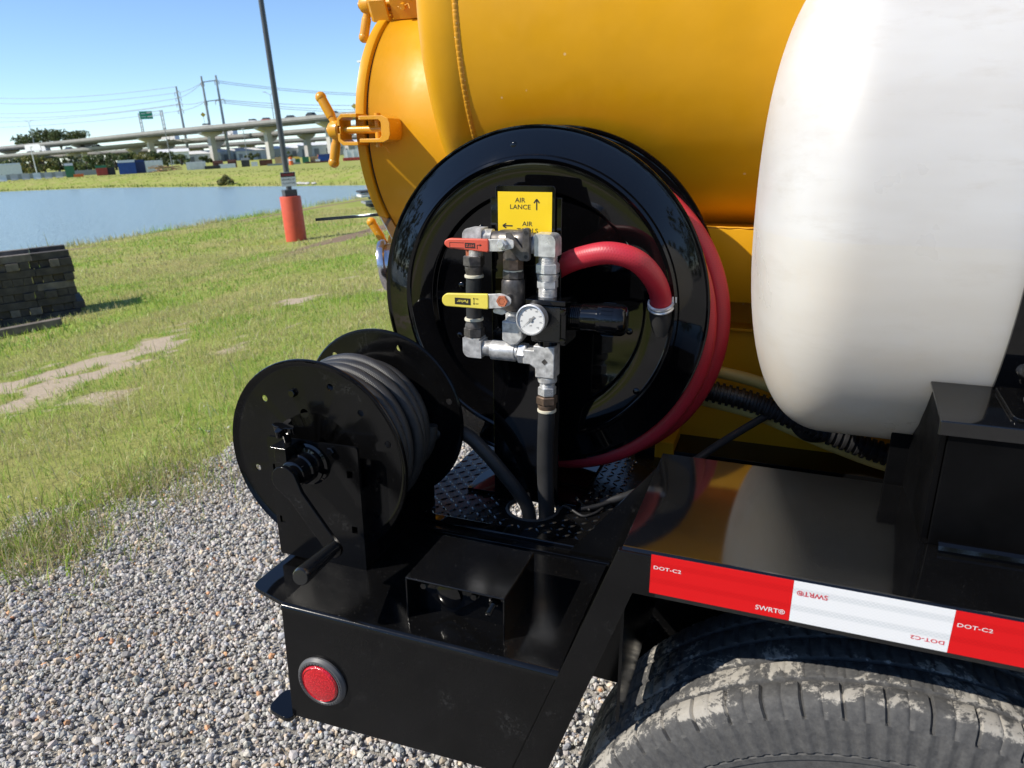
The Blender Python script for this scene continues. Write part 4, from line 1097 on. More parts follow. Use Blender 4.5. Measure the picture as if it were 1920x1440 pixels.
def masks(x, y):
    """grass, sand, gravel cover"""
    n1 = fbm(x * 1.3, y * .7, 21); n2 = fbm(x * 3.1, y * 2.3, 33); n3 = fbm(x * 9, y * 7, 44)
    edge = -2.72 + (n1 - .5) * .9 + (n2 - .5) * .5 + (n3 - .5) * .22
    gravel = sst(-.10, .10, x - edge)
    # loose gravel strips showing through the turf
    strip = np.exp(-((x + 3.15 + (n1 - .5) * .5) / .20) ** 2) * sst(.50, .62, n2 + .08 * (y < 2.6)) * (y < 3.2)
    gravel = np.maximum(gravel, strip)
    brk = sst(.30, .50, fbm(x * 5, y * 2.6, 63, 4))
    sand = brk * np.exp(-((x + 5.65 + .25 * np.sin(y * .6)) / .85) ** 2) * sst(.42, .58, n1 * .35 + n2 * .40 + n3 * .25 + .10 * sst(5.0, 3.4, y) - .09 * sst(4.2, 6, y))
    sand = np.maximum(sand, np.exp(-((x + 7.3) / .30) ** 2) * sst(.54, .66, n1 * .5 + n2 * .5) * .7 * (y < 7))
    sand = np.maximum(sand, np.exp(-((x + 4.7) / .5) ** 2) * sst(.60, .72, n2) * .6)
    dirt = np.exp(-((x + 9.6 + (y - 13) * .12) / .55) ** 2 - ((y - 16) / 5.0) ** 2) * sst(.30, .5, n2 + .12)
    dirt = np.maximum(dirt, np.exp(-((x + 18.2) / .35) ** 2) * sst(.5, .6, vnoise(y * .35, x * .1, 8)) * .8)
    grass = np.clip(1 - gravel, 0, 1) * np.clip(1 - sand, 0, 1) * np.clip(1 - dirt, 0, 1)
    return grass, np.clip(sand, 0, 1), np.clip(gravel, 0, 1), np.clip(dirt, 0, 1)

def axis_pts(segs):
    out = []
    for a, b_, st in segs: out += list(np.arange(a, b_, st))
    out.append(segs[-1][1]); return np.array(out)
gxs = np.concatenate([[-3000, -2000, -1200, -800, -550, -400, -300, -230, -180, -150, -125], axis_pts([(-110, -27, 2.0), (-27, -10, .35), (-10, -4.5, .12), (-4.5, 1.5, .06), (1.5, 5, .4)]), [7, 10, 16, 30, 60, 120, 250, 500, 1000, 2000, 3000]])
gys = np.concatenate([[-3000, -1500, -700, -300, -150, -80, -45, -30, -20, -12, -8, -5], axis_pts([(-3, 0, .3), (0, 4.2, .06), (4.2, 9, .12), (9, 20, .3), (20, 44, .6), (44, 78, 1.0)]), [85, 95, 110, 130, 160, 200, 260, 340, 500, 800, 1400, 3000]])
GX, GY = np.meshgrid(gxs, gys)
GZ = terrain(GX, GY) - .012 * sst(-.5, .5, masks(GX, GY)[2])
def fast_mesh(name, vs, faces, k):
    me = bpy.data.meshes.new(name); n = len(vs); m = len(faces)
    me.vertices.add(n); me.vertices.foreach_set('co', np.asarray(vs, np.float32).ravel())
    me.loops.add(m * k); me.loops.foreach_set('vertex_index', np.asarray(faces, np.int32).ravel())
    me.polygons.add(m); me.polygons.foreach_set('loop_start', np.arange(m, dtype=np.int32) * k)
    me.update(calc_edges=True)
    return me
ny, nx = GX.shape
idx = np.arange(ny * nx).reshape(ny, nx)
faces = np.stack([idx[:-1, :-1], idx[:-1, 1:], idx[1:, 1:], idx[1:, :-1]], -1).reshape(-1, 4)
me = fast_mesh('ground', np.stack([GX, GY, GZ], -1).reshape(-1, 3), faces, 4)
me.polygons.foreach_set('use_smooth', [True] * len(me.polygons))
gm = masks(GX, GY)
ca = me.attributes.new('cover', 'FLOAT_COLOR', 'POINT')
ca.data.foreach_set('color', np.stack([gm[0], gm[1], gm[2], gm[3]], -1).reshape(-1).astype(np.float32))
ground = bpy.data.objects.new('ground', me); col.objects.link(ground); tag(ground, kind='structure')

m, nt, b = new_mat('ground'); co = coords(nt)
at = nd(nt, 'ShaderNodeAttribute', attribute_name='cover'); sp = nd(nt, 'ShaderNodeSeparateColor'); L(nt, at.outputs['Color'], sp.inputs[0])
nA, nB, nC = noise(nt, co, .8, 6, .65), noise(nt, co, 14, 5, .7), noise(nt, co, 70, 4, .7)
grass_c = mixc(nt, ramp(nt, nA, [(.35, g(0)), (.7, g(1))]), mixc(nt, nB, (.17, .22, .036), (.30, .375, .06)), mixc(nt, nB, (.30, .27, .085), (.46, .39, .17)))
sand_c = mixc(nt, ramp(nt, nC, [(.3, g(0)), (.75, g(1))]), mixc(nt, nB, (.34, .25, .16), (.50, .40, .28)), (.56, .47, .36))
grav_c = mixc(nt, ramp(nt, nC, [(.35, g(0)), (.65, g(1))]), (.19, .18, .162), (.44, .415, .375))
dirt_c = mixc(nt, nB, (.16, .11, .07), (.30, .22, .15))
nzz = math_(nt, 'MULTIPLY_ADD', nB, .7); nzz.node.inputs[2].default_value = -.35
s_f = ramp(nt, math_(nt, 'ADD', sp.outputs[1], nzz), [(.3, g(0)), (.6, g(1))])
g_f = ramp(nt, math_(nt, 'ADD', sp.outputs[2], nzz), [(.35, g(0)), (.6, g(1))])
d_f = ramp(nt, math_(nt, 'ADD', at.outputs['Alpha'], nzz), [(.3, g(0)), (.6, g(1))])
cc = mixc(nt, g_f, mixc(nt, d_f, mixc(nt, s_f, grass_c, sand_c), dirt_c), grav_c)
L(nt, cc, b.inputs['Base Color']); b.inputs['Roughness'].default_value = .95; b.inputs['Specular IOR Level'].default_value = .15
bump(nt, b, math_(nt, 'ADD', nB, nC), .8, .02)
ground.data.materials.append(m)

# water ---------------------------------------------------------------------------
m, nt, b = new_mat('pond_water'); co = coords(nt, 'Object', (1, 1, 1))
w1 = noise(nt, co, 3.2, 5, .65, .5); w2 = noise(nt, co, 12, 3, .6)
b.inputs['Base Color'].default_value = (.24, .33, .36, 1); b.inputs['Roughness'].default_value = .2; b.inputs['IOR'].default_value = 1.33
bump(nt, b, math_(nt, 'ADD', w1, math_(nt, 'MULTIPLY', w2, .4)), .8, .14)
mb = MB().add([(-160, -60, WATER), (-18.6, -60, WATER), (-18.6, 50, WATER), (-160, 95, WATER)], [(0, 1, 2, 3)])
wo = bpy.data.objects.new('pond_water', mesh_of('pond_water', mb, (0, 0, 0), 0)); col.objects.link(wo); setmat(wo, m); tag(wo, kind='structure')

# gravel ---------------------------------------------------------------------------
def ico():
    t = (1 + 5 ** .5) / 2
    v = np.array([(-1, t, 0), (1, t, 0), (-1, -t, 0), (1, -t, 0), (0, -1, t), (0, 1, t), (0, -1, -t), (0, 1, -t), (t, 0, -1), (t, 0, 1), (-t, 0, -1), (-t, 0, 1)], float)
    f = np.array([(0, 11, 5), (0, 5, 1), (0, 1, 7), (0, 7, 10), (0, 10, 11), (1, 5, 9), (5, 11, 4), (11, 10, 2), (10, 7, 6), (7, 1, 8), (3, 9, 4), (3, 4, 2), (3, 2, 6), (3, 6, 8), (3, 8, 9), (4, 9, 5), (2, 4, 11), (6, 2, 10), (8, 6, 7), (9, 8, 1)])
    return v / np.linalg.norm(v[0]), f
IV, IF = ico()
def scatter(x0, x1, y0, y1, dens):
    n = int((x1 - x0) * (y1 - y0) * dens)
    return rng.uniform(x0, x1, n), rng.uniform(y0, y1, n)
px1, py1 = scatter(-3.30, .30, .50, 3.20, 9000)
px2, py2 = scatter(-3.6, 1.6, -.9, 6.5, 900)
inn = (px2 > -3.30) & (px2 < .30) & (py2 > .50) & (py2 < 3.20)
px2, py2 = px2[~inn], py2[~inn]
sx_, sy_ = np.concatenate([px1, px2]), np.concatenate([py1, py2])
cov = masks(sx_, sy_)[2]
keep = rng.uniform(0, 1, len(sx_)) < sst(.15, .75, cov) * .995 + .005
sx_, sy_ = sx_[keep], sy_[keep]; n = len(sx_)
rad = rng.lognormal(math.log(.0058), .30, n) * np.where(np.arange(n) < 0, 1, 1.0); rad = np.clip(rad, .003, .016)
rad[rng.uniform(0, 1, n) < .012] *= 1.45
q = rng.normal(size=(n, 4)); q /= np.linalg.norm(q, axis=1)[:, None]
w_, x_, y_, z_ = q.T
Rm = np.stack([1 - 2 * (y_ ** 2 + z_ ** 2), 2 * (x_ * y_ - z_ * w_), 2 * (x_ * z_ + y_ * w_), 2 * (x_ * y_ + z_ * w_), 1 - 2 * (x_ ** 2 + z_ ** 2), 2 * (y_ * z_ - x_ * w_), 2 * (x_ * z_ - y_ * w_), 2 * (y_ * z_ + x_ * w_), 1 - 2 * (x_ ** 2 + y_ ** 2)], -1).reshape(n, 3, 3)
scl = rng.uniform(.62, 1.25, (n, 1, 3)); jit = rng.uniform(.70, 1.22, (n, 12, 1))
vs = IV[None] * jit * scl * rad[:, None, None]
vs = np.einsum('nij,nkj->nki', Rm, vs)
zz = terrain(sx_, sy_) + rad * rng.uniform(-.35, .75, n) - .004
vs += np.stack([sx_, sy_, zz], -1)[:, None]
fs = (IF[None] + (np.arange(n) * 12)[:, None, None]).reshape(-1, 3)
me = fast_mesh('gravel', vs.reshape(-1, 3), fs, 3)
base = np.array([.54, .505, .455]) * rng.uniform(.62, 1.22, (n, 1)) + rng.normal(0, .008, (n, 3))
warm = rng.uniform(0, 1, n)
base[warm < .10] *= np.array([1.12, .98, .80]); base[warm > .988] = base[warm > .988] * np.array([1.5, .85, .5])
base[(warm > .90) & (warm < .94)] = np.array([.56, .54, .49]); blu = (warm > .5) & (warm < .62); base[blu] *= np.array([.80, .86, .96])
cl = np.concatenate([np.clip(base, .02, .8), np.ones((n, 1))], 1)
ca = me.attributes.new('tint', 'FLOAT_COLOR', 'POINT'); ca.data.foreach_set('color', np.repeat(cl, 12, axis=0).astype(np.float32).ravel())
me.polygons.foreach_set('use_smooth', [False] * len(me.polygons))
go = bpy.data.objects.new('gravel', me); col.objects.link(go); tag(go, 'loose grey crushed stone covering the ground around the trailer', 'gravel', kind='stuff')
m, nt, b = new_mat('gravel_stone'); at = nd(nt, 'ShaderNodeAttribute', attribute_name='tint'); co = coords(nt)
nn_ = ramp(nt, noise(nt, co, 260, 4, .7), [(.3, g(.75)), (.7, g(1.15))])
mm = nd(nt, 'ShaderNodeMix'); mm.data_type = 'RGBA'; mm.blend_type = 'MULTIPLY'; mm.inputs[0].default_value = 1; L(nt, at.outputs['Color'], mm.inputs[6]); L(nt, nn_, mm.inputs[7])
L(nt, mm.outputs[2], b.inputs['Base Color']); b.inputs['Roughness'].default_value = .85; b.inputs['Specular IOR Level'].default_value = .3
go.data.materials.append(m)

# grass -----------------------------------------------------------------------------
def blades(x, y, ln, wd, lean, nrm_gap=0.0):
    n = len(x); h = rng.uniform(0, 2 * math.pi, n); le = rng.normal(0, 1, n) * lean + lean * .8
    z = terrain(x, y) - .006
    dx, dy = np.cos(h), np.sin(h); a2 = rng.uniform(0, 2 * math.pi, n); wx, wy = np.cos(a2) * wd / 2, np.sin(a2) * wd / 2
    l1 = ln * .55; t1 = np.sin(le * .6); t2 = np.sin(le * 1.35)
    mx, my, mz = x + dx * l1 * t1, y + dy * l1 * t1, z + l1 * np.cos(le * .6)
    ex, ey, ez = mx + dx * ln * .45 * t2, my + dy * ln * .45 * t2, mz + ln * .45 * np.cos(le * 1.35)
    v = np.stack([np.stack([x - wx, y - wy, z], -1), np.stack([x + wx, y + wy, z], -1), np.stack([mx + wx * .8, my + wy * .8, mz], -1), np.stack([mx - wx * .8, my - wy * .8, mz], -1), np.stack([ex, ey, ez], -1)], 1)
    return v
def grass_set(x0, x1, y0, y1, dens, ln, wd, lean, thresh=(.15, .7), clump=.0):
    x, y = scatter(x0, x1, y0, y1, dens)
    inside = (y > -1) & (x < -1.2)
    # keep what the frame can see, with room to step aside
    azv = np.degrees(np.arctan2(x, y)); inside &= (azv < -8)
    x, y = x[inside], y[inside]
    gr_ = masks(x, y)[0]; cl_ = fbm(x * 2.2, y * 2.2, 55)
    pr = sst(*thresh, gr_) * (1 - clump + clump * 2 * sst(.35, .65, cl_))
    k = rng.uniform(0, 1, len(x)) < pr
    x, y = x[k], y[k]; n = len(x)
    tall = .65 + .9 * fbm(x * 1.4, y * 1.4, 77)
    L_ = ln * rng.lognormal(0, .32, n) * tall
    v = blades(x, y, L_, wd * rng.uniform(.6, 1.3, n), lean)
    dry = np.clip(sst(.36, .58, fbm(x * .9, y * .6, 91)) * .85 + .65 * sst(.8, .3, masks(x, y)[0]) + rng.normal(0, .22, n), 0, 1)
    gcol = np.array([.205, .375, .050]) * rng.uniform(.55, 1.75, (n, 1)); gcol[:, 0] *= rng.uniform(.8, 1.5, n)
    dcol = np.array([.60, .50, .25]) * rng.uniform(.55, 1.3, (n, 1))
    straw = rng.uniform(0, 1, n) < .05; dry[straw] = 1
    c = gcol * (1 - dry[:, None]) + dcol * dry[:, None]
    return v, c
sets = [grass_set(-4.6, -1.5, .9, 4.6, 3600, .044, .0036, .85, (.12, .75), .5),
        grass_set(-3.3, -1.9, .9, 3.8, 240, .085, .0042, .95, (.05, .4), .6),
        grass_set(-7.2, -4.6, 1.5, 7.5, 2100, .042, .0048, .8, (.25, .8), .4),
        grass_set(-4.6, -1.4, 4.6, 9.0, 1900, .042, .0048, .8, (.25, .8), .4),
        grass_set(-12.5, -7.2, 3, 13, 760, .048, .0085, .8, (.3, .8), .4),
        grass_set(-7.2, -2.0, 7.5, 14, 620, .048, .0085, .8, (.3, .8), .4),
        grass_set(-19.6, -12.5, 6, 24, 170, .06, .018, .8, (.3, .8), .4),
        grass_set(-12.5, -3, 13, 26, 130, .06, .018, .8, (.3, .8), .4),
        grass_set(-19.9, -19.0, 8, 40, 160, .16, .014, .4, (.0, .3), .8)]
# a few stray weeds rooted in the gravel
n = 9000; wx_ = -2.95 + rng.normal(0, .26, n) + np.abs(rng.normal(0, .25, n)); wy_ = rng.uniform(.9, 3.3, n)
kk = (rng.uniform(0, 1, n) < sst(.42, .62, fbm(wx_ * 3, wy_ * 3, 71)) * sst(-1.6, -2.7, wx_)); wx_, wy_ = wx_[kk], wy_[kk]; n = len(wx_)
mixd = (rng.uniform(0, 1, (n, 1)) < .6)
sets.append((blades(wx_, wy_, rng.uniform(.03, .13, n), np.full(n, .0032), 1.0), np.where(mixd, np.array([.58, .46, .24]), np.array([.24, .34, .05])) * rng.uniform(.5, 1.2, (n, 1))))
for cx_, cy_, rd_, n in ((-2.86, 1.72, .16, 750), (-2.98, 1.95, .2, 600), (-2.78, 2.25, .12, 260), (-2.70, 2.5, .10, 200), (-2.62, 1.60, .09, 170)):
    wx_ = cx_ + rng.normal(0, rd_, n); wy_ = cy_ + rng.normal(0, rd_ * 1.2, n)
    mixd = rng.uniform(0, 1, (n, 1)) < .5
    sets.append((blades(wx_, wy_, rng.uniform(.04, .15, n), rng.uniform(.0028, .0055, n), 1.0), np.where(mixd, np.array([.60, .50, .27]), np.array([.30, .42, .055])) * rng.uniform(.45, 1.25, (n, 1))))
x_l, y_l = scatter(-6.5, -2.6, 1.2, 8, 130); k_ = masks(x_l, y_l)[0] > .5; x_l, y_l = x_l[k_], y_l[k_]; n = len(x_l)
sets.append((blades(x_l, y_l, rng.uniform(.07, .17, n), rng.uniform(.003, .006, n), .7), np.where(rng.uniform(0, 1, (n, 1)) < .45, np.array([.62, .54, .30]), np.array([.36, .50, .08])) * rng.uniform(.7, 1.2, (n, 1))))
n = 420; wx_ = rng.uniform(-2.9, -.9, n); wy_ = rng.uniform(.7, 3.0, n)
sets.append((blades(wx_, wy_, rng.uniform(.02, .07, n), np.full(n, .0022), 1.3), np.tile([.50, .38, .22], (n, 1)) * rng.uniform(.4, 1.2, (n, 1))))
vs = np.concatenate([s[0] for s in sets]); cs = np.concatenate([s[1] for s in sets]); n = len(vs)
o = (np.arange(n) * 5)[:, None, None]
fs = (np.array([(0, 1, 2), (0, 2, 3), (3, 2, 4)])[None] + o).reshape(-1, 3)
me = fast_mesh('grass', vs.reshape(-1, 3), fs, 3)
ca = me.attributes.new('tint', 'FLOAT_COLOR', 'POINT')
ca.data.foreach_set('color', np.repeat(np.concatenate([np.clip(cs, .01, .6), np.ones((n, 1))], 1), 5, axis=0).astype(np.float32).ravel())
gro_ = bpy.data.objects.new('grass', me); col.objects.link(gro_); tag(gro_, 'patchy green and straw coloured turf between the gravel and the pond', 'grass', kind='stuff')
m, nt, b = new_mat('grass_blade'); at = nd(nt, 'ShaderNodeAttribute', attribute_name='tint')
L(nt, at.outputs['Color'], b.inputs['Base Color']); b.inputs['Roughness'].default_value = .5; b.inputs['Specular IOR Level'].default_value = .35
tr = nd(nt, 'ShaderNodeBsdfTranslucent'); L(nt, at.outputs['Color'], tr.inputs[0]); mx = nd(nt, 'ShaderNodeMixShader'); mx.inputs[0].default_value = .35
out = nt.nodes['Material Output']; L(nt, b.outputs[0], mx.inputs[1]); L(nt, tr.outputs[0], mx.inputs[2]); L(nt, mx.outputs[0], out.inputs[0])
gro_.data.materials.append(m)
print('TRIS gravel', len(go.data.polygons), 'grass', len(gro_.data.polygons), 'ground', len(ground.data.polygons) * 2)

# =================================================================== BACKGROUND MATERIALS
def flat(name, c, rough=.7, var=.15, sc=3.0, metal=0):
    m, nt, b = new_mat(name); co = coords(nt); n1 = noise(nt, co, sc, 5, .65)
    L(nt, ramp(nt, n1, [(.3, tuple(x * (1 - var) for x in c)), (.7, tuple(min(1, x * (1 + var)) for x in c))]), b.inputs['Base Color'])
    b.inputs['Roughness'].default_value = rough; b.inputs['Metallic'].default_value = metal
    return m
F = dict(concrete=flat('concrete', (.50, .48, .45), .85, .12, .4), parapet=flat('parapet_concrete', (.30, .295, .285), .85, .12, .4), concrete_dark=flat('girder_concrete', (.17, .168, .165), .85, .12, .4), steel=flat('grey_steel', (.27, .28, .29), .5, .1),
         galv=flat('galvanised_pole', (.30, .31, .32), .45, .15, 2, .3), lamp=flat('lamp_post_paint', (.075, .078, .08), .4, .15, 2), white=flat('white_panel', (.72, .72, .71), .5, .06), blue=flat('blue_panel', (.02, .075, .30), .45, .15), navy=flat('navy_panel', (.015, .035, .13), .45, .15),
         red=flat('red_panel', (.40, .05, .035), .5, .2), brown=flat('rust_panel', (.15, .055, .035), .7, .35), dark=flat('dark_panel', (.035, .033, .035), .6, .2), green=flat('green_panel', (.03, .17, .075), .5, .2),
         tan=flat('pale_timber', (.46, .30, .16), .8, .25, 1.5), orange=flat('orange_plastic', (.75, .14, .02), .5, .1), sign_green=flat('road_sign_green', (.0, .30, .16), .45, .05), yellow_l=flat('yellow_panel', (.72, .48, .06), .5, .1),
         tyre=flat('dark_tyre', (.02, .02, .02), .8, .2), glassy=flat('dark_window', (.02, .025, .03), .1, .1), wood_grey=flat('weathered_timber', (.066, .055, .046), .9, .45, 9), wood_top=flat('weathered_timber_light', (.15, .125, .10), .9, .4, 9), barrel=paint('barrel_red', (.60, .082, .035), .55, .08, 0, 60, .2, .003), cap=flat('dark_cap', (.06, .062, .066), .5, .3, 9),
         bark=flat('bark', (.10, .08, .06), .9, .3))
def leaf_mat(name, c):
    m, nt, b = new_mat(name); at = nd(nt, 'ShaderNodeAttribute', attribute_name='tint')
    mm = nd(nt, 'ShaderNodeMix'); mm.data_type = 'RGBA'; mm.blend_type = 'MULTIPLY'; mm.inputs[0].default_value = 1; mm.inputs[6].default_value = (*c, 1); L(nt, at.outputs['Color'], mm.inputs[7])
    L(nt, mm.outputs[2], b.inputs['Base Color']); b.inputs['Roughness'].default_value = .7
    tr = nd(nt, 'ShaderNodeBsdfTranslucent'); L(nt, mm.outputs[2], tr.inputs[0]); mx = nd(nt, 'ShaderNodeMixShader'); mx.inputs[0].default_value = .25
    L(nt, b.outputs[0], mx.inputs[1]); L(nt, tr.outputs[0], mx.inputs[2]); L(nt, mx.outputs[0], nt.nodes['Material Output'].inputs[0]); return m
LEAF = [leaf_mat('leaf_dark', (.085, .115, .042)), leaf_mat('leaf_olive', (.17, .18, .055)), leaf_mat('leaf_mid', (.11, .15, .05))]
def at_(az, D, z=0.0): a = R(az); return V(D * math.sin(a), D * math.cos(a), z)
def place(mb, o, yaw):
    c, s_ = math.cos(yaw), math.sin(yaw)
    mb.v = [(o[0] + p[0] * c - p[1] * s_, o[1] + p[0] * s_ + p[1] * c, o[2] + p[2]) for p in mb.v]; return mb
def wthing(name, label, cat, base, group=None): return thing(name, label, cat, base, group, 'world')
GZ0 = lambda o: float(terrain(o[0], o[1]))

# =================================================================== LAMP POST BY THE POND
bx_, by_ = -11.517, 15.076; bz_ = float(terrain(bx_, by_)) - .03
lp_ = wthing('lamp_post', 'grey lamp post standing on a red painted concrete base by the pond', 'lamp post', (bx_, by_, bz_))
part('base_pier', MB().lathe([(.252, 0), (.252, 1.09), (.245, 1.105), (0, 1.11)], (bx_, by_, bz_), Z_, 48), F['barrel'], lp_)
yaw_l = R(52)
part('base_cover', place(MB().box(-.15, .15, -.15, .15, 0, .155), (bx_, by_, bz_ + 1.108), yaw_l), F['cap'], lp_, .006)
part('pole', MB().lathe([(.068, 0), (.068, 1.0), (.050, 8.0), (0, 8.0)], (bx_, by_, bz_ + 1.26), Z_, 20), F['lamp'], lp_)
part('lamp_arm', MB().bar((bx_, by_, bz_ + 9.2), (bx_ + .9, by_ - .4, bz_ + 9.25), .07, .07), F['galv'], lp_)
part('lamp_head', MB().obox((bx_ + 1.1, by_ - .5, bz_ + 9.25), (.3, -.13, 0), (.06, .14, 0), (0, 0, .05)), F['steel'], lp_)
tx = nrm(V(.80, .60, 0)); tn = V(.60, -.80, 0); so = V(bx_, by_, bz_ + 1.51) + tn * .075 + tx * .02
ws = wthing('warning_sign', 'small white danger sign strapped to the lamp post', 'sign', so)
mb = MB().obox(so, tx * .175, tn * .003, Z_ * .165); part('sign_panel', mb, F['white'], ws)
mb = MB().obox(so + Z_ * .105 + tn * .0035, tx * .168, tn * .0005, Z_ * .052); part('sign_header', mb, M['print_black'], ws)
mb = MB().text('DANGER', .050, so + Z_ * .080 + tn * .0045, tx, Z_, ext=.0005); part('header_lettering', mb, flat('danger_red', (.55, .06, .07)), ws)
mb = MB().text('BEWARE OF', .040, so - Z_ * .030 + tn * .0035, tx, Z_, ext=.0005, sx=.95); mb.text('ALLIGATORS', .040, so - Z_ * .110 + tn * .0035, tx, Z_, ext=.0005, sx=.9)
part('lettering', mb, M['print_black'], ws)
mb = MB().cyl(so + tn * .003, so - tn * .08, .01, 8); part('sign_band', mb, F['steel'], ws)

# =================================================================== TIMBER STACK
fe = nrm(V(.577, .817, 0)); fnm = V(.817, -.577, 0); pc = V(-8.95, 6.90, 0); pz = float(terrain(-9.2, 6.4)) - .02
lay = .099; cnt = 0
ORD = ['first', 'second', 'third', 'fourth', 'fifth', 'sixth', 'seventh', 'eighth', 'ninth', 'tenth', 'eleventh', 'twelfth', 'thirteenth', 'fourteenth', 'fifteenth', 'sixteenth', 'seventeenth', 'eighteenth', 'nineteenth', 'twentieth']
LAYER = ['bottom layer', 'second layer up', 'third layer up', 'fourth layer up', 'middle layer', 'fourth layer down', 'third layer down', 'second layer down', 'top layer']
def timber(c, d1, l, d2, w_, h, mt, label):
    ja = rng.normal(0, .012 if l < .6 else .002); d1, d2 = nrm(d1 + d2 * ja), nrm(d2 - d1 * ja)
    return solo('timber', MB().obox(c, d1 * l / 2, d2 * w_ / 2, Z_ * h / 2), mt, label, 'timber', c, 'timbers in the square stack by the pond', 'world', bev=.005)
for k in range(9):
    z = pz + lay * (k + .5); i_n = 0
    if k % 2 == 0:
        s = .0 + rng.uniform(-.03, .06)
        while s < 1.75:
            l = rng.uniform(.42, .5); lt = rng.uniform() < .45
            for r_ in range(2 if k == 8 else 1):
                c = pc - fe * (s + l / 2) - fnm * (.06 + r_ * .75 + rng.uniform(-.010, .010)) + Z_ * (z - pc[2])
                timber(c, fe, l - .004, fnm, .12, lay * rng.uniform(.94, .992), F['wood_top'] if lt else F['wood_grey'],
                       ('lengthwise ' if not r_ else 'rear ') + ('pale' if lt else 'dark') + ' timber, ' + ORD[i_n] + ' from the right, ' + LAYER[k] + ' of stack')
            s += l; i_n += 1
    else:
        s = .0 + rng.uniform(-.06, .04)
        while s < 1.75:
            w_ = rng.uniform(.10, .15); lt = rng.uniform() < .25
            c = pc - fe * (s + w_ / 2) - fnm * (.43 + rng.uniform(-.045, .055)) + Z_ * (z - pc[2])
            timber(c, fnm, .86, fe, w_ - .003, lay * rng.uniform(.93, .992), F['wood_top'] if lt else F['wood_grey'], 'end-on ' + ('pale' if lt else 'dark') + ' timber, ' + ORD[i_n] + ' from the right, ' + LAYER[k] + ' of stack')
            s += w_; i_n += 1
mb = MB().bar((-9.6, 4.2, terrain(-9.6, 4.2) + .06), (-8.25, 6.05, terrain(-8.25, 6.05) + .05), .11, .09)
solo('fallen_timber', mb, F['wood_top'], 'long weathered timber lying in the grass in front of the stack', 'timber', (-8.9, 5.1, float(terrain(-8.9, 5.1))), None, 'world', bev=.008)
# dark boards stacked on the shore behind the tank
so_ = V(-14.6, 23.6, float(terrain(-14.6, 23.6)))
fe2 = nrm(V(.75, .66, 0)); fn2 = V(.66, -.75, 0)
for k in range(6):
    c = so_ + Z_ * (.12 + .13 * k) + fe2 * (1.0 + rng.uniform(-.25, .25)) + fn2 * rng.uniform(-.15, .15)
    solo('board', MB().obox(c, fe2 * (1.15 + .1 * (k % 2)), fn2 * .5, Z_ * .035), [F['dark'], F['steel'], F['dark'], F['white'], F['dark'], F['steel']][k], 'flat board, ' + ORD[k] + ' from the ground in the pile on the shore', 'board', c, 'boards piled on the shore', 'world')
for k in range(2):
    c = so_ + fe2 * (.5 + 1.0 * k) + Z_ * .05
    solo('bearer', MB().obox(c, fn2 * .6, fe2 * .06, Z_ * .055), F['wood_top'], ['left', 'right'][k] + ' timber bearer under the board pile on the shore', 'timber', c, 'bearers under the shore boards', 'world')

# =================================================================== FAR SHORE: BUSH AND STONES
def leaf_cloud(blobs, nleaf, size, seed=0):
    r_ = np.random.default_rng(seed); cs_, rs_, vs_, tint = [], [], [], []
    wt_ = np.array([b_[3] ** 2 for b_ in blobs], float); wt_ /= wt_.sum()
    pick = r_.choice(len(blobs), nleaf, p=wt_)
    B_ = np.array(blobs, float)
    d = r_.normal(size=(nleaf, 3)); d /= np.linalg.norm(d, axis=1)[:, None]
    rr = B_[pick, 3] * r_.uniform(.35, 1.0, nleaf) ** .5
    c = B_[pick, :3] + d * rr[:, None] * np.array([1, 1, .85])
    a = r_.normal(size=(nleaf, 3)); a /= np.linalg.norm(a, axis=1)[:, None]
    b_ = np.cross(a, r_.normal(size=(nleaf, 3))); b_ /= np.linalg.norm(b_, axis=1)[:, None]
    s = size * r_.uniform(.5, 1.3, (nleaf, 1))
    v = np.stack([c - a * s, c + b_ * s * .6, c + a * s, c - b_ * s * .6], 1)
    t = r_.uniform(.55, 1.5, (nleaf, 1)) * np.ones((1, 3)); t[:, 0] *= r_.uniform(.85, 1.3, nleaf)
    return v, t
def leaf_obj(name, v, t, m, base, parent=None):
    n = len(v); me = fast_mesh(name, v.reshape(-1, 3) - np.asarray(base), np.arange(n * 4).reshape(-1, 4), 4)
    ca = me.attributes.new('tint', 'FLOAT_COLOR', 'POINT'); ca.data.foreach_set('color', np.repeat(np.concatenate([t, np.ones((n, 1))], 1), 4, axis=0).astype(np.float32).ravel())
    o = bpy.data.objects.new(name, me); col.objects.link(o); o.data.materials.append(m)
    if parent: o.parent = parent; BASE[o] = BASE[parent]
    return o
bo = V(-45.2, 50.7, 0); bo[2] = float(terrain(*bo[:2]))
bs = wthing('bush', 'single green bush on the far bank at the water edge', 'bush', bo)
v, t = leaf_cloud([(bo[0] + dx, bo[1], bo[2] + dz, r) for dx, dz, r in ((0, .3, .4), (.55, .2, .35), (-.4, .2, .32), (.15, .6, .28))], 900, .13, 3)
leaf_obj('foliage', v, t, LEAF[1], bo, bs)
part('stem', MB().cyl(bo - Z_ * .1, bo + Z_ * .5, .04, 6), F['bark'], bs)
for k in range(7):
    c = V(-36.6 + k * .55 + rng.uniform(-.2, .2), 0, 0); c[1] = float(yfar(c[0])) + .55; c[2] = float(terrain(c[0], c[1])) + .05
    r_ = rng.uniform(.12, .24); mb = MB(); mb.add([tuple(c + p * r_ * V(1.4, 1, .7)) for p in IV], [tuple(f) for f in IF])
    solo('shore_stone', mb, F['concrete'], 'pale stone, ' + ORD[k] + ' from the left at the far water line', 'stone', c, 'stones along the far water line', 'world', smooth=0)
tx_, ty_ = scatter(-95, -20, 43, 72, 14)
bb = ty_ - yfar(tx_); kk = (bb > .2) & (bb < 9) & ((bb < .9) | (rng.uniform(0, 1, len(bb)) < .3))
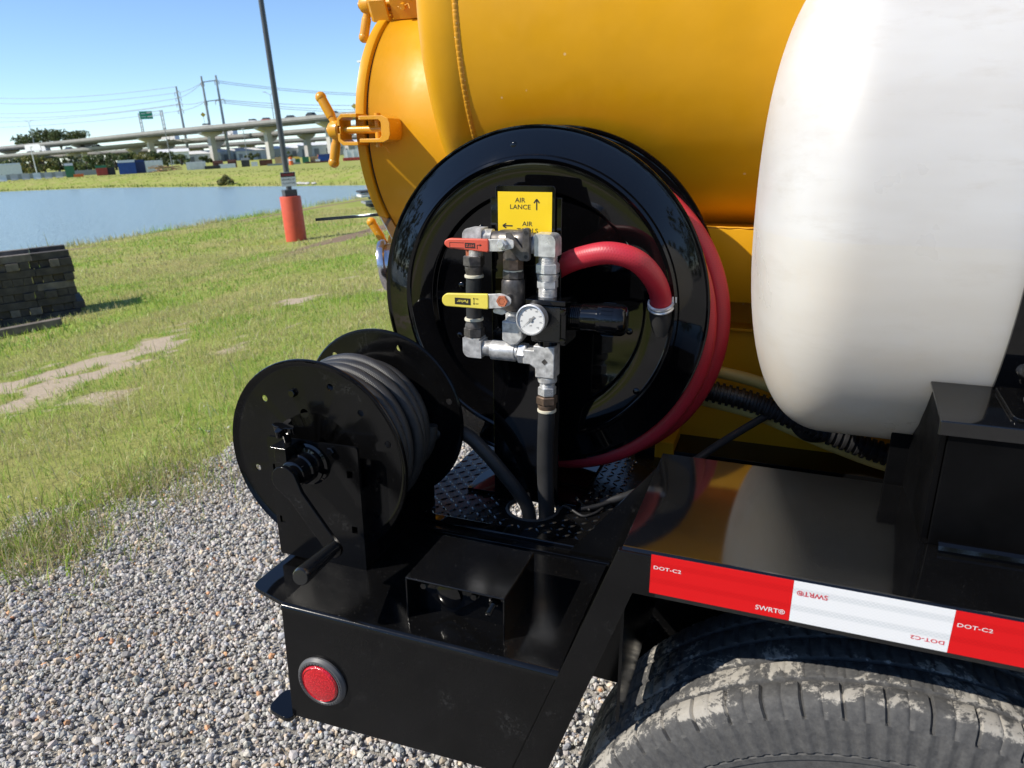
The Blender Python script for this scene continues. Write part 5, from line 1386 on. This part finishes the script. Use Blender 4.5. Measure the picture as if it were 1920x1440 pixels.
tx_, ty_ = tx_[kk], ty_[kk]
n = len(tx_); lv = blades(tx_, ty_, rng.uniform(.07, .22, n) * np.where(ty_ - yfar(tx_) < .9, 1.5, .6), rng.uniform(.05, .10, n), .6)
fs = (np.array([(0, 1, 2), (0, 2, 3), (3, 2, 4)])[None] + (np.arange(n) * 5)[:, None, None]).reshape(-1, 3)
me = fast_mesh('bank_grass', lv.reshape(-1, 3), fs, 3)
c3 = np.where((fbm(tx_ * .25, ty_ * .25, 5) > .5)[:, None], np.array([.19, .25, .045]), np.array([.26, .27, .07])) * rng.uniform(.7, 1.3, (n, 1))
ca = me.attributes.new('tint', 'FLOAT_COLOR', 'POINT'); ca.data.foreach_set('color', np.repeat(np.concatenate([c3, np.ones((n, 1))], 1), 5, axis=0).astype(np.float32).ravel())
o = bpy.data.objects.new('bank_grass', me); col.objects.link(o); o.data.materials.append(gro_.data.materials[0]); tag(o, 'rough grass covering the far bank of the pond', 'grass', kind='stuff')

# =================================================================== ELEVATED HIGHWAYS
def poly_strip(pts, w0, w1, z0, z1):
    """a beam following the polyline: offsets w0..w1 across, heights z0..z1 under/over the line"""
    P = np.array(pts, float); T = np.gradient(P[:, :2], axis=0); T /= np.linalg.norm(T, axis=1)[:, None]; N = np.stack([-T[:, 1], T[:, 0]], 1)
    mb = MB(); vs = []
    for p, n_ in zip(P, N):
        for w_, z in ((w0, z0), (w1, z0), (w1, z1), (w0, z1)): vs.append((p[0] + n_[0] * w_, p[1] + n_[1] * w_, p[2] + z))
    fs = [(0, 1, 2, 3), tuple(len(vs) - 4 + i for i in (3, 2, 1, 0))]
    for i in range(len(P) - 1):
        for k in range(4): fs.append((i * 4 + k, (i + 1) * 4 + k, (i + 1) * 4 + (k + 1) % 4, i * 4 + (k + 1) % 4))
    return mb.add(vs, fs)
def resample(pts, n=60):
    P = np.array(pts, float); s = np.concatenate([[0], np.cumsum(np.linalg.norm(np.diff(P, axis=0), axis=1))]); q = np.linspace(0, s[-1], n)
    P = np.stack([np.interp(q, s, P[:, i]) for i in range(3)], 1)
    for _ in range(6): P[1:-1] = (P[:-2] + 2 * P[1:-1] + P[2:]) / 4
    return P
def bridge(label, pts, wid, piers, style, thick=1.7):
    P = resample(pts); o = P[len(P) // 2].copy(); o[2] = .1
    br = wthing('elevated_highway', label, 'bridge', o)
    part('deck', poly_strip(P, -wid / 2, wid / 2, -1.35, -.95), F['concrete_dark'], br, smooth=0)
    for s in (-1, 1):
        part('parapet', poly_strip(P, s * wid / 2 - .15, s * wid / 2 + .15, -.949, 0), F['parapet'], br, smooth=0)
    ng = 4
    for i in range(ng):
        w_ = -wid / 2 + 1.0 + i * (wid - 2.0) / (ng - 1)
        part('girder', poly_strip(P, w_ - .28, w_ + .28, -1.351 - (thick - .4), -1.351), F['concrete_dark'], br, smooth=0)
    for x in piers:
        i = int(np.argmin(abs(P[:, 0] - x))); p = P[i]; d = nrm(P[min(i + 1, len(P) - 1)][:2] - P[max(i - 1, 0)][:2]); d = V(d[0], d[1], 0); n_ = V(-d[1], d[0], 0)
        zt_ = p[2] - 1.36 - (thick - .4); zg = float(terrain(p[0], p[1])) - .3; c = V(p[0], p[1], 0)
        mb = MB()
        if style == 'hammer':
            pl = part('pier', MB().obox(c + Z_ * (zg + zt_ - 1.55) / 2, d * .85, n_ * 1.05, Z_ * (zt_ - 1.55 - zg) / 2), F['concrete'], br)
            h = wid / 2 - 1.0
            cp = MB().prism([(-h, 0), (h, 0), (h, -.5), (1.5, -1.6), (-1.5, -1.6), (-h, -.5)], c + Z_ * zt_, n_, Z_, d, -1.05, 1.05)
            part('pier_cap', cp, F['concrete'], pl)
        else:
            pl = part('bent', MB().obox(c + Z_ * (zt_ - .55), d * .6, n_ * (wid / 2 - .5), Z_ * .55), F['concrete'], br)
            for s in (-1, 1):
                part('column', MB().cyl(c + n_ * s * (wid / 2 - 2.2) + Z_ * zg, c + n_ * s * (wid / 2 - 2.2) + Z_ * (zt_ - 1.1), .6, 12), F['concrete'], pl)
    return P
B1 = bridge('highest elevated highway on flared concrete piers, crossing above the other two', [(-560, 330, 12.45), (-375, 266, 12.45), (-295, 249, 12.45), (-224, 225.5, 12.45), (-167, 215, 12.5), (-124, 204, 12.45), (-60, 190, 12.4), (20, 178, 12.4)], 11, [-440, -368, -298, -238, -197, -171, -142, -110, -70, -30], 'hammer', 1.0)
B2 = bridge('middle elevated highway running under the highest one', [(-560, 272, 7.4), (-420, 262, 8.0), (-320, 250, 8.6), (-230, 243, 9.4), (-172, 233, 9.6), (-100, 220, 9.7), (20, 205, 9.7)], 9, [-480, -445, -410, -378, -345, -300, -268, -242, -214, -190, -168, -146, -124, -100, -70, -40], 'hammer', .8)
B3 = bridge('lowest elevated highway on rows of thin columns behind the tall piers', [(-560, 300, 6.7), (-420, 284, 7.0), (-320, 274, 7.4), (-229, 268, 7.5), (-175, 280, 7.5), (-100, 290, 7.6), (20, 292, 7.6)], 12, [-480, -450, -420, -392, -364, -336, -308, -280, -252, -226, -200, -174, -148, -120, -90], 'bent', .7)
def on(P, x): return V(*[np.interp(x, P[:, 0], P[:, i]) for i in range(3)])

def vehicle(o, yaw, kind, mt, label, group):
    t = wthing('truck' if kind == 'truck' else 'car', label, 'truck' if kind == 'truck' else 'car', o, group)
    if kind == 'truck':
        part('trailer_box', place(MB().box(-6.5, 5.5, -1.2, 1.2, 1.1, 3.9), o, yaw), mt, t)
        part('cab', place(MB().prism([(5.9, .6), (8.9, .6), (8.9, 1.9), (8.2, 3.3), (5.9, 3.4)], (0, 0, 0), X_, Z_, Y_, -1.15, 1.15), o, yaw), F['white'], t)
        for wx in (-5.4, -4.2, 4.4, 8.0): part('wheel', place(MB().cyl((wx, -1.22, .5), (wx, 1.22, .5), .5, 12), o, yaw), F['tyre'], t)
    else:
        h = 1.0 if kind == 'car' else 1.25
        part('body', place(MB().prism([(-2.2, .35), (2.2, .35), (2.25, .75), (1.2, .95), (-2.15, h)], (0, 0, 0), X_, Z_, Y_, -.9, .9), o, yaw), mt, t)
        part('cabin', place(MB().prism([(-1.7 if kind == 'car' else -2.1, h - .1), (1.2, .9), (.4, h + .5), (-1.2, h + .55)], (0, 0, 0), X_, Z_, Y_, -.8, .8), o, yaw), F['glassy'], t)
        for wx in (-1.4, 1.4): part('wheel', place(MB().cyl((wx, -.92, .34), (wx, .92, .34), .34, 12), o, yaw), F['tyre'], t)
    return t
def road_yaw(P, x): a, b_ = on(P, x - 4), on(P, x + 4); return math.atan2(b_[1] - a[1], b_[0] - a[0])
for x, k, mt, lb in ((-176, 'car', 'white', 'white car on the highest highway left of the lamp post'), (-169, 'car', 'red', 'red car on the highest highway beside the lamp post'), (-157, 'car', 'dark', 'dark low car on the highest highway right of the lamp post'), (-147, 'suv', 'dark', 'dark car on the highest highway behind the yellow latch'), (-137, 'car', 'dark', 'black car on the highest highway nearest the yellow tank'), (-201, 'car', 'white', 'small white car on the highest highway below the twin steel poles')):
    p = on(B1, x); o = V(p[0], p[1], p[2] - .1 - (.9 if k == 'truck' else .35)); vehicle(o, road_yaw(B1, x), k, F[mt], lb, None)
for x, k, mt, lb in ((-330, 'truck', 'white', 'white box truck on the middle highway at the left'), (-306, 'car', 'blue', 'blue car following the white truck on the middle highway'), (-297, 'suv', 'white', 'white van on the middle highway left of the first pier'), (-287, 'car', 'dark', 'dark car on the middle highway beside the first pier'), (-246, 'truck', 'white', 'long white trailer truck on the middle highway right of the first pier'), (-212, 'truck', 'steel', 'grey truck on the middle highway near the second pier')):
    p = on(B2, x); o = V(p[0], p[1], p[2] - .5); vehicle(o, road_yaw(B2, x), k, F[mt], lb, None)
# overhead road sign on the top deck
sa, sb = on(B1, -243), on(B1, -227)
gt = wthing('road_sign_gantry', 'green overhead road sign between two lattice posts on the highest highway', 'road sign', sa)
dirv = nrm(sb - sa); nv = V(-dirv[1], dirv[0], 0)
for q, c in enumerate((sa, sb)):
    mb = MB()
    for s in (-.75, .75): mb.bar(c + dirv * s - Z_ * .9, c + dirv * s + Z_ * 7.4, .26, .26, up=(1, 0, 0))
    for k in range(10):
        a = c + dirv * (-.75 if k % 2 else .75) + Z_ * (-.6 + k * .78); b_ = c + dirv * (.75 if k % 2 else -.75) + Z_ * (.18 + k * .78)
        mb.bar(a, b_, .12, .12, up=(1, 0, 0))
    part('lattice_post', mb, F['steel'], gt)
mb = MB()
for zz in (5.7, 7.2): mb.bar(sa + Z_ * zz, sb + Z_ * zz, .2, .2)
part('cross_beam', mb, F['steel'], gt)
tv = nrm(V(-sa[0], -sa[1], 0)); tu = V(-tv[1], tv[0], 0); sc_ = sa + dirv * 5.0 + tv * .4 + Z_ * 6.3
pn = part('sign_panel', MB().obox(sc_, tu * 2.3, tv * .06, Z_ * 1.45), F['sign_green'], gt)
mb = MB()
for dx, dz, w_ in ((-1.0, .55, .75), (1.0, .75, .75), (-1.0, -.55, .8), (1.0, -.65, .8)): mb.obox(sc_ + tu * dx + Z_ * dz + tv * .07, tu * w_, tv * .01, Z_ * .13)
part('sign_border', mb, F['white'], pn)
# street lights and yellow signs standing on the decks
def street_light(o, h, label):
    t = wthing('street_light', label, 'street light', o)
    part('pole', MB().lathe([(.16, 0), (.09, h), (0, h)], o, Z_, 8), F['galv'], t)
    for s in (-1, 1):
        part('lamp_arm', MB().bar(o + Z_ * (h - .1), o + Z_ * (h + .9) + X_ * s * 2.0, .12, .12), F['galv'], t)
        part('lamp_head', MB().obox(o + Z_ * (h + .9) + X_ * s * 2.3, X_ * .5, Y_ * .2, Z_ * .1), F['galv'], t)
p = on(B1, -340); street_light(p - Z_ * .9, 10.5, 'twin arm street light above the tall trees at the left')
p = on(B1, -165.5); street_light(p - Z_ * .9, 9.0, 'twin arm street light just left of the lamp post')
for x, h, lb in ((-202, 5.5, 'yellow road sign on the highest highway below the twin steel poles'), (-128, 3.2, 'yellow road sign on the highest highway above the yellow latch')):
    p = on(B1, x); t = wthing('road_sign', lb, 'road sign', p - Z_ * .9)
    part('sign_post', MB().cyl(p - Z_ * .9, p + Z_ * (h - 1), .07, 6), F['steel'], t)
    tv = nrm(V(-p[0], -p[1], 0)); tu = V(-tv[1], tv[0], 0)
    part('sign_panel', MB().prism([(-.9, 0), (0, .9), (.9, 0), (0, -.9)], p + Z_ * (h - 1.4), tu, Z_, tv, .1, .16), F['yellow_l'], t)
hm = at_(-30.72, 185, .1); t = wthing('high_mast_light', 'tall mast with a crown of floodlights beside the yellow tank', 'street light', hm)
part('mast', MB().lathe([(.3, 0), (.12, 20.6), (0, 20.6)], hm, Z_, 10), F['galv'], t)
part('light_ring', MB().box(hm[0] - 1.6, hm[0] + 1.6, hm[1] - 1.6, hm[1] + 1.6, 20.6, 21.0), F['white'], t)

# =================================================================== POWER LINES
def power_pole(o, h, label, arms):
    t = wthing('power_pole', label, 'power pole', o)
    part('mast', MB().lathe([(.60, 0), (.34, h), (0, h)], o, Z_, 12), F['galv'], t)
    for zz, l in arms:
        part('crossarm', MB().bar(o + V(-l, .5, zz), o + V(l, -.5, zz + .5), .22, .22), F['galv'], t)
        for s in (-1, 1): part('insulator', MB().cyl(o + V(s * l * .9, 0, zz - 1.2), o + V(s * l * .9, 0, zz + .1), .12, 6), F['steel'], t)
pA, pB, pC = V(-228.1, 238.4, .1), V(-200.9, 222.8, .1), V(-197.2, 226.05, .1)
power_pole(pA, 28.7, 'leftmost of the three tall steel power poles', [(26.4, 1.5), (24.4, 1.5), (22.3, 1.5), (19.8, 1.5)])
power_pole(pB, 29.4, 'middle of the three tall steel power poles', [(27.2, .7), (20.8, .7)])
power_pole(pC, 29.6, 'rightmost of the three tall steel power poles', [(27.6, 1.0), (21.0, 2.4)])
mb = MB().bar(pB + Z_ * 27.4, pC + Z_ * 27.9, .3, .3); mb.bar(pB + Z_ * 20.9, pC + Z_ * 21.4, .3, .3)
solo('pole_tie', mb, F['galv'], 'pair of beams tying the two right hand steel poles together', 'crossbeam', pB + Z_ * 21, None, 'world')
NW = {}
def wire(a, b_, sag, label, group):
    NW[group] = NW.get(group, -1) + 1; label = label + ', ' + ORD[NW[group]] + ' from the top'
    pts = [(1 - t) * a + t * b_ - Z_ * sag * 4 * t * (1 - t) for t in np.linspace(0, 1, 40)]
    solo('power_line', MB().tube(pts, .085, 5), F['steel'], label, 'power line', a, group, 'world')
lft = at_(-55.6, 470)
for z0, z1 in ((28.6, 37.0), (26.4, 34.6), (24.4, 29.4), (22.3, 27.6), (22.0, 24.8), (19.8, 22.4)):
    wire(pA + Z_ * z0, V(lft[0], lft[1], z1), 2.2 if z1 > 25 else 1.4, 'thin power line running left from the leftmost steel pole', 'power lines to the left of the steel poles')
for z0, z1 in ((26.4, 27.4), (24.4, 27.2), (22.3, 21.2), (19.8, 21.0)):
    wire(pA + Z_ * z0, pB + Z_ * z1, .6, 'power line between the leftmost and middle steel poles', 'power lines between the steel poles')
rgt = at_(-26, 300)
for z0, z1 in ((27.8, 18.8), (27.2, 18.2), (21.4, 16.0), (21.0, 13.6), (20.4, 12.6)):
    wire(pC + Z_ * z0, V(rgt[0], rgt[1], z1 + 1.4), 1.6, 'thin power line running right from the steel poles behind the tank', 'power lines to the right of the steel poles')

# =================================================================== TREES
def tree(o, h, wdt, seed, mi, label, group, nleaf=520, bare=.28):
    r_ = np.random.default_rng(seed)
    t = wthing('tree', label, 'tree', o, group)
    top = o + V(r_.uniform(-.3, .3), r_.uniform(-.3, .3), h * .75)
    mb = MB().tube([o - Z_ * .2, o + Z_ * h * .3 + V(r_.uniform(-.2, .2), 0, 0), top], [wdt * .045, wdt * .036, wdt * .012], 7)
    blobs = []
    for k in range(13):
        a = r_.uniform(0, 2 * math.pi); rr = wdt * .5 * r_.uniform(.15, .72); zz = h * r_.uniform(bare + .08, .88)
        rr *= math.sin(math.pi * min(1, max(.25, (zz / h - bare) / (1.05 - bare)))) * .6 + .5
        c = o + V(math.cos(a) * rr, math.sin(a) * rr, zz); blobs.append((*c, min(wdt, h * 1.15) * r_.uniform(.14, .22)))
        mb.tube([o + Z_ * zz * .55, (o + Z_ * zz * .75) * .5 + c * .5 - Z_ * h * .03, c], [wdt * .014, wdt * .010, wdt * .004], 5)
    blobs.append((*(o + Z_ * h * .88), min(wdt, h) * .14))
    part('trunk', mb, F['bark'], t)
    v, tt = leaf_cloud(blobs, nleaf, max(.22, wdt * .045), seed)
    leaf_obj('crown', v, tt, LEAF[mi], BASE[t], t)
gT = 'trees along the far side of the yard'
ORD = ['first', 'second', 'third', 'fourth', 'fifth', 'sixth', 'seventh', 'eighth', 'ninth', 'tenth', 'eleventh', 'twelfth', 'thirteenth', 'fourteenth', 'fifteenth', 'sixteenth', 'seventeenth', 'eighteenth', 'nineteenth', 'twentieth']
kinds = ['dark green', 'yellowish green', 'mid green']
for k, (az, D, h, w_, mi) in enumerate(((-55.6, 205, 6.0, 9, 0), (-54.9, 190, 5.6, 8, 2), (-54.0, 200, 5.6, 9, 0), (-53.2, 188, 6.4, 7.5, 1), (-52.5, 195, 6.0, 8, 1), (-51.7, 205, 5.8, 9, 2), (-50.9, 195, 6.0, 8, 0), (-50.1, 192, 5.6, 8, 2), (-49.3, 200, 5.9, 9, 0), (-48.4, 196, 5.7, 8, 0), (-47.6, 205, 5.9, 9, 2), (-46.8, 198, 5.4, 8, 1), (-46.0, 205, 6.0, 8.5, 0), (-45.2, 215, 5.6, 8, 0), (-44.3, 225, 4.8, 8, 2), (-42.6, 260, 3.6, 8, 0), (-39.6, 265, 3.6, 8.4, 0), (-37.3, 265, 3.4, 8, 2))):
    o = at_(az, D); o[2] = GZ0(o); tree(o, h * .62, w_ * .8, 100 + k, mi, kinds[mi] + ' tree, ' + ORD[k] + ' from the left in the row below the highways', gT, 1000, .12)
for k, (az, D, h, w_) in enumerate(((-53.0, 540, 21.5, 17), (-52.0, 545, 25.2, 18), (-51.3, 540, 24.2, 15), (-50.3, 540, 23.2, 17), (-49.7, 548, 18.5, 13))):
    o = at_(az, D); o[2] = .1; tree(o, h, w_, 200 + k, 0, 'tall dark tree, ' + ORD[k] + ' from the left of those rising above the highest highway', 'tall trees above the highway', 900, .66)
# the wood behind the photographer, seen only as the dark line mirrored in the black paint
bl = []
for k in range(70):
    a = R(-100 - 200 * k / 69.0); D = 38 + 14 * math.sin(k * 1.7); h = 5.5 + 3.5 * abs(math.sin(k * 2.3))
    for j in range(3): bl.append((D * math.sin(a) + random.uniform(-2, 2), D * math.cos(a) + random.uniform(-2, 2), h * (.2 + .3 * j), 2.2))
v, t = leaf_cloud(bl, 9000, .55, 9)
wo_ = leaf_obj('wood', v, t, LEAF[0], (0, 0, 0)); tag(wo_, 'wood behind the camera mirrored as a dark line in the black reel', 'wood', kind='stuff')

# =================================================================== THE YARD ACROSS THE POND
def yard_box(name, az, D, l, w_, h, mt, label, cat, yaw=None, lid=None, group=None, z=0.0, ribs=0):
    o = at_(az, D); o[2] = GZ0(o) - .02 + z; ya = -R(az) if yaw is None else yaw
    t = wthing(name, label, cat, o, group)
    part('body', place(MB().prism([(-l / 2, 0), (l / 2, 0), (l / 2 * 1.03, h), (-l / 2 * 1.03, h)], (0, 0, 0), X_, Z_, Y_, -w_ / 2, w_ / 2), o, ya), F[mt], t)
    if lid: part('lid', place(MB().prism([(-w_ / 2 - .05, h), (w_ / 2 + .05, h), (w_ / 2, h + .12), (-w_ / 2, h + .3)], (0, 0, 0), Y_, Z_, X_, -l / 2, l / 2), o, ya), F[lid], t)
    for k in range(ribs):
        x = -l / 2 + l * (k + .5) / ribs
        part('rib', place(MB().box(x - .05, x + .05, -w_ / 2 - .07, -w_ / 2 - .001, .1, h - .05), o, ya), F[mt], t)
    return t
yard_box('dumpster', -47.75, 110, 2.0, 1.5, 1.45, 'blue', 'bright blue dumpster with a pale lid on the far bank', 'dumpster', lid='white', ribs=4)
yard_box('dumpster', -46.95, 111, 1.25, 1.5, 1.40, 'navy', 'dark blue dumpster right of the bright blue one', 'dumpster', lid='navy', ribs=3)
yard_box('storage_container', -46.15, 118, 2.6, 2.2, 1.55, 'white', 'pale storage container behind the pale lumber heap', 'container', ribs=5)
yard_box('scrap_bin', -49.3, 110, 1.25, 1.4, .95, 'red', 'faded red scrap bin left of the dumpsters', 'bin', ribs=3, lid='green')
yard_box('scrap_bin', -48.75, 110.5, .95, 1.4, .95, 'dark', 'dark scrap bin right of the faded red one', 'bin', ribs=2)
yard_box('portable_toilet', -51.15, 112, 1.0, 1.0, 1.45, 'green', 'dark green portable toilet near the first pier', 'toilet', lid='white')
yard_box('pipe_bundle', -50.7, 110, 1.1, .6, .35, 'orange', 'small orange heap beside the portable toilet', 'heap')
for k in range(7):
    az = -54.9 + k * .62
    o = at_(az, 116); o[2] = GZ0(o) - .02
    t = wthing('concrete_barrier', 'pale concrete barrier, ' + ORD[k] + ' from the left along the far bank', 'barrier', o, 'concrete barriers along the far bank')
    part('barrier_body', place(MB().prism([(-.30, 0), (.30, 0), (.26, .12), (.11, .35), (.08, .80), (-.08, .80), (-.11, .35), (-.26, .12)], (0, 0, 0), Y_, Z_, X_, -.42, .42), o, -R(az)), F['concrete' if k % 3 else 'white'], t)
# fence behind the barriers
fp_ = [at_(a, 122) for a in np.linspace(-55.5, -48.9, 12)]
fo = fp_[5].copy(); fo[2] = .1
ft = wthing('yard_fence', 'grey chain fence panels behind the concrete barriers at the left', 'fence', fo)
for a, b_ in zip(fp_[:-1], fp_[1:]):
    z = .1
    part('fence_post', MB().cyl(a + Z_ * z, a + Z_ * (z + .85), .05, 6), F['steel'], ft)
    part('fence_panel', MB().bar(a + Z_ * (z + .40), b_ + Z_ * (z + .40), .03, .7), F['steel'], ft)
yard_box('white_shed', -54.4, 150, 3.2, 2.5, 2.1, 'white', 'small white shed among the trees at the far left', 'shed', lid='white')
# lumber heap
lo = at_(-45.45, 109); lo[2] = GZ0(lo)
for k in range(26):
    c = lo + V(math.cos(-R(-45.5)), math.sin(R(45.5)), 0) * rng.uniform(-1.5, 1.5) + Z_ * (.1 + rng.uniform(0, .85) * (1 - .25 * abs(rng.normal()) ))
    c[2] = max(c[2], lo[2] + .08); ya = rng.normal(0, .35) + R(45.5)
    d = V(math.cos(ya), math.sin(ya), rng.normal(0, .08))
    solo('plank', MB().bar(c - d * .7, c + d * .7, .2, .09), F['tan'], 'pale plank in the loose lumber heap right of the dumpsters', 'plank', c, 'planks in the loose lumber heap', 'world')
# trailers, bins and machines
row = [('box_trailer', -43.4, 116, 2.8, 1.6, 1.35, 'white', 'white box trailer right of the lumber heap', 'trailer', None, 3),
       ('flatbed', -42.3, 110, 2.4, 1.2, .55, 'dark', 'low dark flatbed beside the white box trailer', 'trailer', None, 0),
       ('scrap_bin', -41.95, 113, 1.5, 1.3, .95, 'brown', 'rust brown bin left of the white skip', 'bin', 'brown', 3),
       ('white_skip', -41.35, 110, 2.3, 1.2, .7, 'white', 'low white skip in front of the rust brown bins', 'skip', None, 0),
       ('scrap_bin', -41.0, 113, 1.3, 1.3, 1.0, 'brown', 'rust brown bin behind the low white skip', 'bin', 'brown', 3),
       ('machine', -40.1, 111, 1.2, 1.2, 1.15, 'dark', 'dark machine standing right of the white skip', 'machine', 'steel', 0),
       ('pallet_stack', -39.5, 110, .9, .9, .75, 'white', 'white wrapped stack beside the dark machine', 'stack', None, 0),
       ('scrap_bin', -38.7, 112, 1.9, 1.3, 1.0, 'brown', 'wide rust brown bin left of the tan crate', 'bin', None, 4),
       ('crate', -37.75, 111, 1.3, 1.2, 1.35, 'tan', 'tall tan crate near the lamp post', 'crate', None, 0),
       ('white_tank', -37.0, 110, 1.5, 1.1, .95, 'white', 'white heap of sheeting left of the lamp post', 'heap', None, 0),
       ('green_machine', -36.55, 112, 1.0, 1.0, .9, 'green', 'green machine just left of the lamp post', 'machine', 'yellow_l', 0),
       ('crate', -35.2, 113, 1.6, 1.2, 1.1, 'tan', 'tan crate right of the lamp post', 'crate', None, 2),
       ('green_tarp', -35.9, 112, 1.0, 1.2, 1.15, 'green', 'green tarpaulin bale right of the lamp post', 'bale', None, 0),
       ('blue_container', -34.55, 110, 1.8, 1.4, 1.05, 'blue', 'bright blue container near the yellow latch handle', 'container', 'navy', 3),
       ('white_box', -35.05, 109, .7, .9, .6, 'white', 'white box left of the bright blue container', 'box', None, 0),
       ('dark_machine', -33.9, 112, 1.4, 1.3, 1.05, 'dark', 'dark machine right of the bright blue container', 'machine', 'steel', 0),
       ('white_truck_body', -32.4, 118, 3.2, 2.0, 1.9, 'white', 'white truck body behind the red beams by the tank', 'truck body', None, 3),
       ('red_beams', -32.6, 109, 2.6, 1.0, .55, 'red', 'low stack of red beams beside the yellow tank', 'beams', None, 5),
       ('dark_truck', -31.3, 113, 1.6, 1.4, 1.2, 'dark', 'dark machine nearest to the yellow tank', 'machine', None, 0)]
for nm, az, D, l, w_, h, mt, lb, ct, lid, ribs in row: yard_box(nm, az, D, l * .9, w_, h * .78, mt, lb, ct, lid=lid, ribs=ribs)
for az, D, lb in ((-36.95, 101, 'orange traffic drum just left of the lamp post'), (-34.9, 124, 'orange traffic drum beyond the bright blue container')):
    o = at_(az, D); o[2] = GZ0(o)
    t = wthing('traffic_drum', lb, 'drum', o); part('drum_body', MB().lathe([(.30, 0), (.26, .5), (.22, 1.0), (0, 1.02)], o, Z_, 14), F['orange'], t)
    part('band', MB().lathe([(.262, .55), (.25, .7)], o, Z_, 14), F['white'], t)
o = at_(-37.6, 106); o[2] = GZ0(o); solo('laid_pipe', MB().bar(o + V(-1.5, -1.2, .12), o + V(1.9, 1.5, .12), .25, .25), F['steel'], 'grey pipe lying along the top of the far bank', 'pipe', o, None, 'world')
o = at_(-34.9, 105); o[2] = GZ0(o); solo('laid_beam', MB().bar(o + V(-1.5, -1.2, .1), o + V(1.4, 1.2, .1), .3, .2), F['brown'], 'rusty beam lying along the top of the far bank', 'beam', o, None, 'world')
# long low white buildings under the highways
for k, (az, D, l, h) in enumerate(((-43.2, 300, 16, 3.2), (-41.0, 310, 14, 3.6), (-39.4, 300, 13, 3.3), (-37.0, 305, 16, 3.5), (-34.6, 300, 18, 4.0), (-32.0, 295, 18, 4.2), (-44.7, 290, 10, 4.2))):
    o = at_(az, D); o[2] = .05
    t = wthing('warehouse', 'long low white warehouse behind the highway piers, ' + ['second', 'third', 'fourth', 'fifth', 'sixth', 'seventh', 'first'][k] + ' from the left', 'warehouse', o, 'white warehouses behind the piers')
    part('wall', place(MB().box(-l / 2, l / 2, 0, 9, 0, h), o, -R(az)), F['white'], t)
    part('roof', place(MB().prism([(-.3, h), (9.3, h), (4.5, h + 1.1)], (0, 0, 0), Y_, Z_, X_, -l / 2 - .2, l / 2 + .2), o, -R(az)), F['white'], t)
    for j in range(4): part('door', place(MB().box(-l / 2 + l * (j + .3) / 4, -l / 2 + l * (j + .7) / 4, -.05, -.005, 0, h * .7), o, -R(az)), F['steel'], t)
for k, (az, D, h) in enumerate(((-53.0, 170, 5.2), (-44.95, 180, 8.0), (-39.9, 190, 7.5))):
    o = at_(az, D); o[2] = .05
    t = wthing('yard_lamp', ['white yard lamp among the trees at the left', 'dark yard lamp right of the second pier', 'grey yard lamp between the piers'][k], 'lamp', o)
    part('pole', MB().lathe([(.10, 0), (.07, h), (0, h)], o, Z_, 8), F['white' if k == 0 else 'steel'], t)
    part('lamp_head', MB().box(o[0] - .35, o[0] + .35, o[1] - .15, o[1] + .15, h + .05, h + .2), F['white' if k == 0 else 'steel'], t)
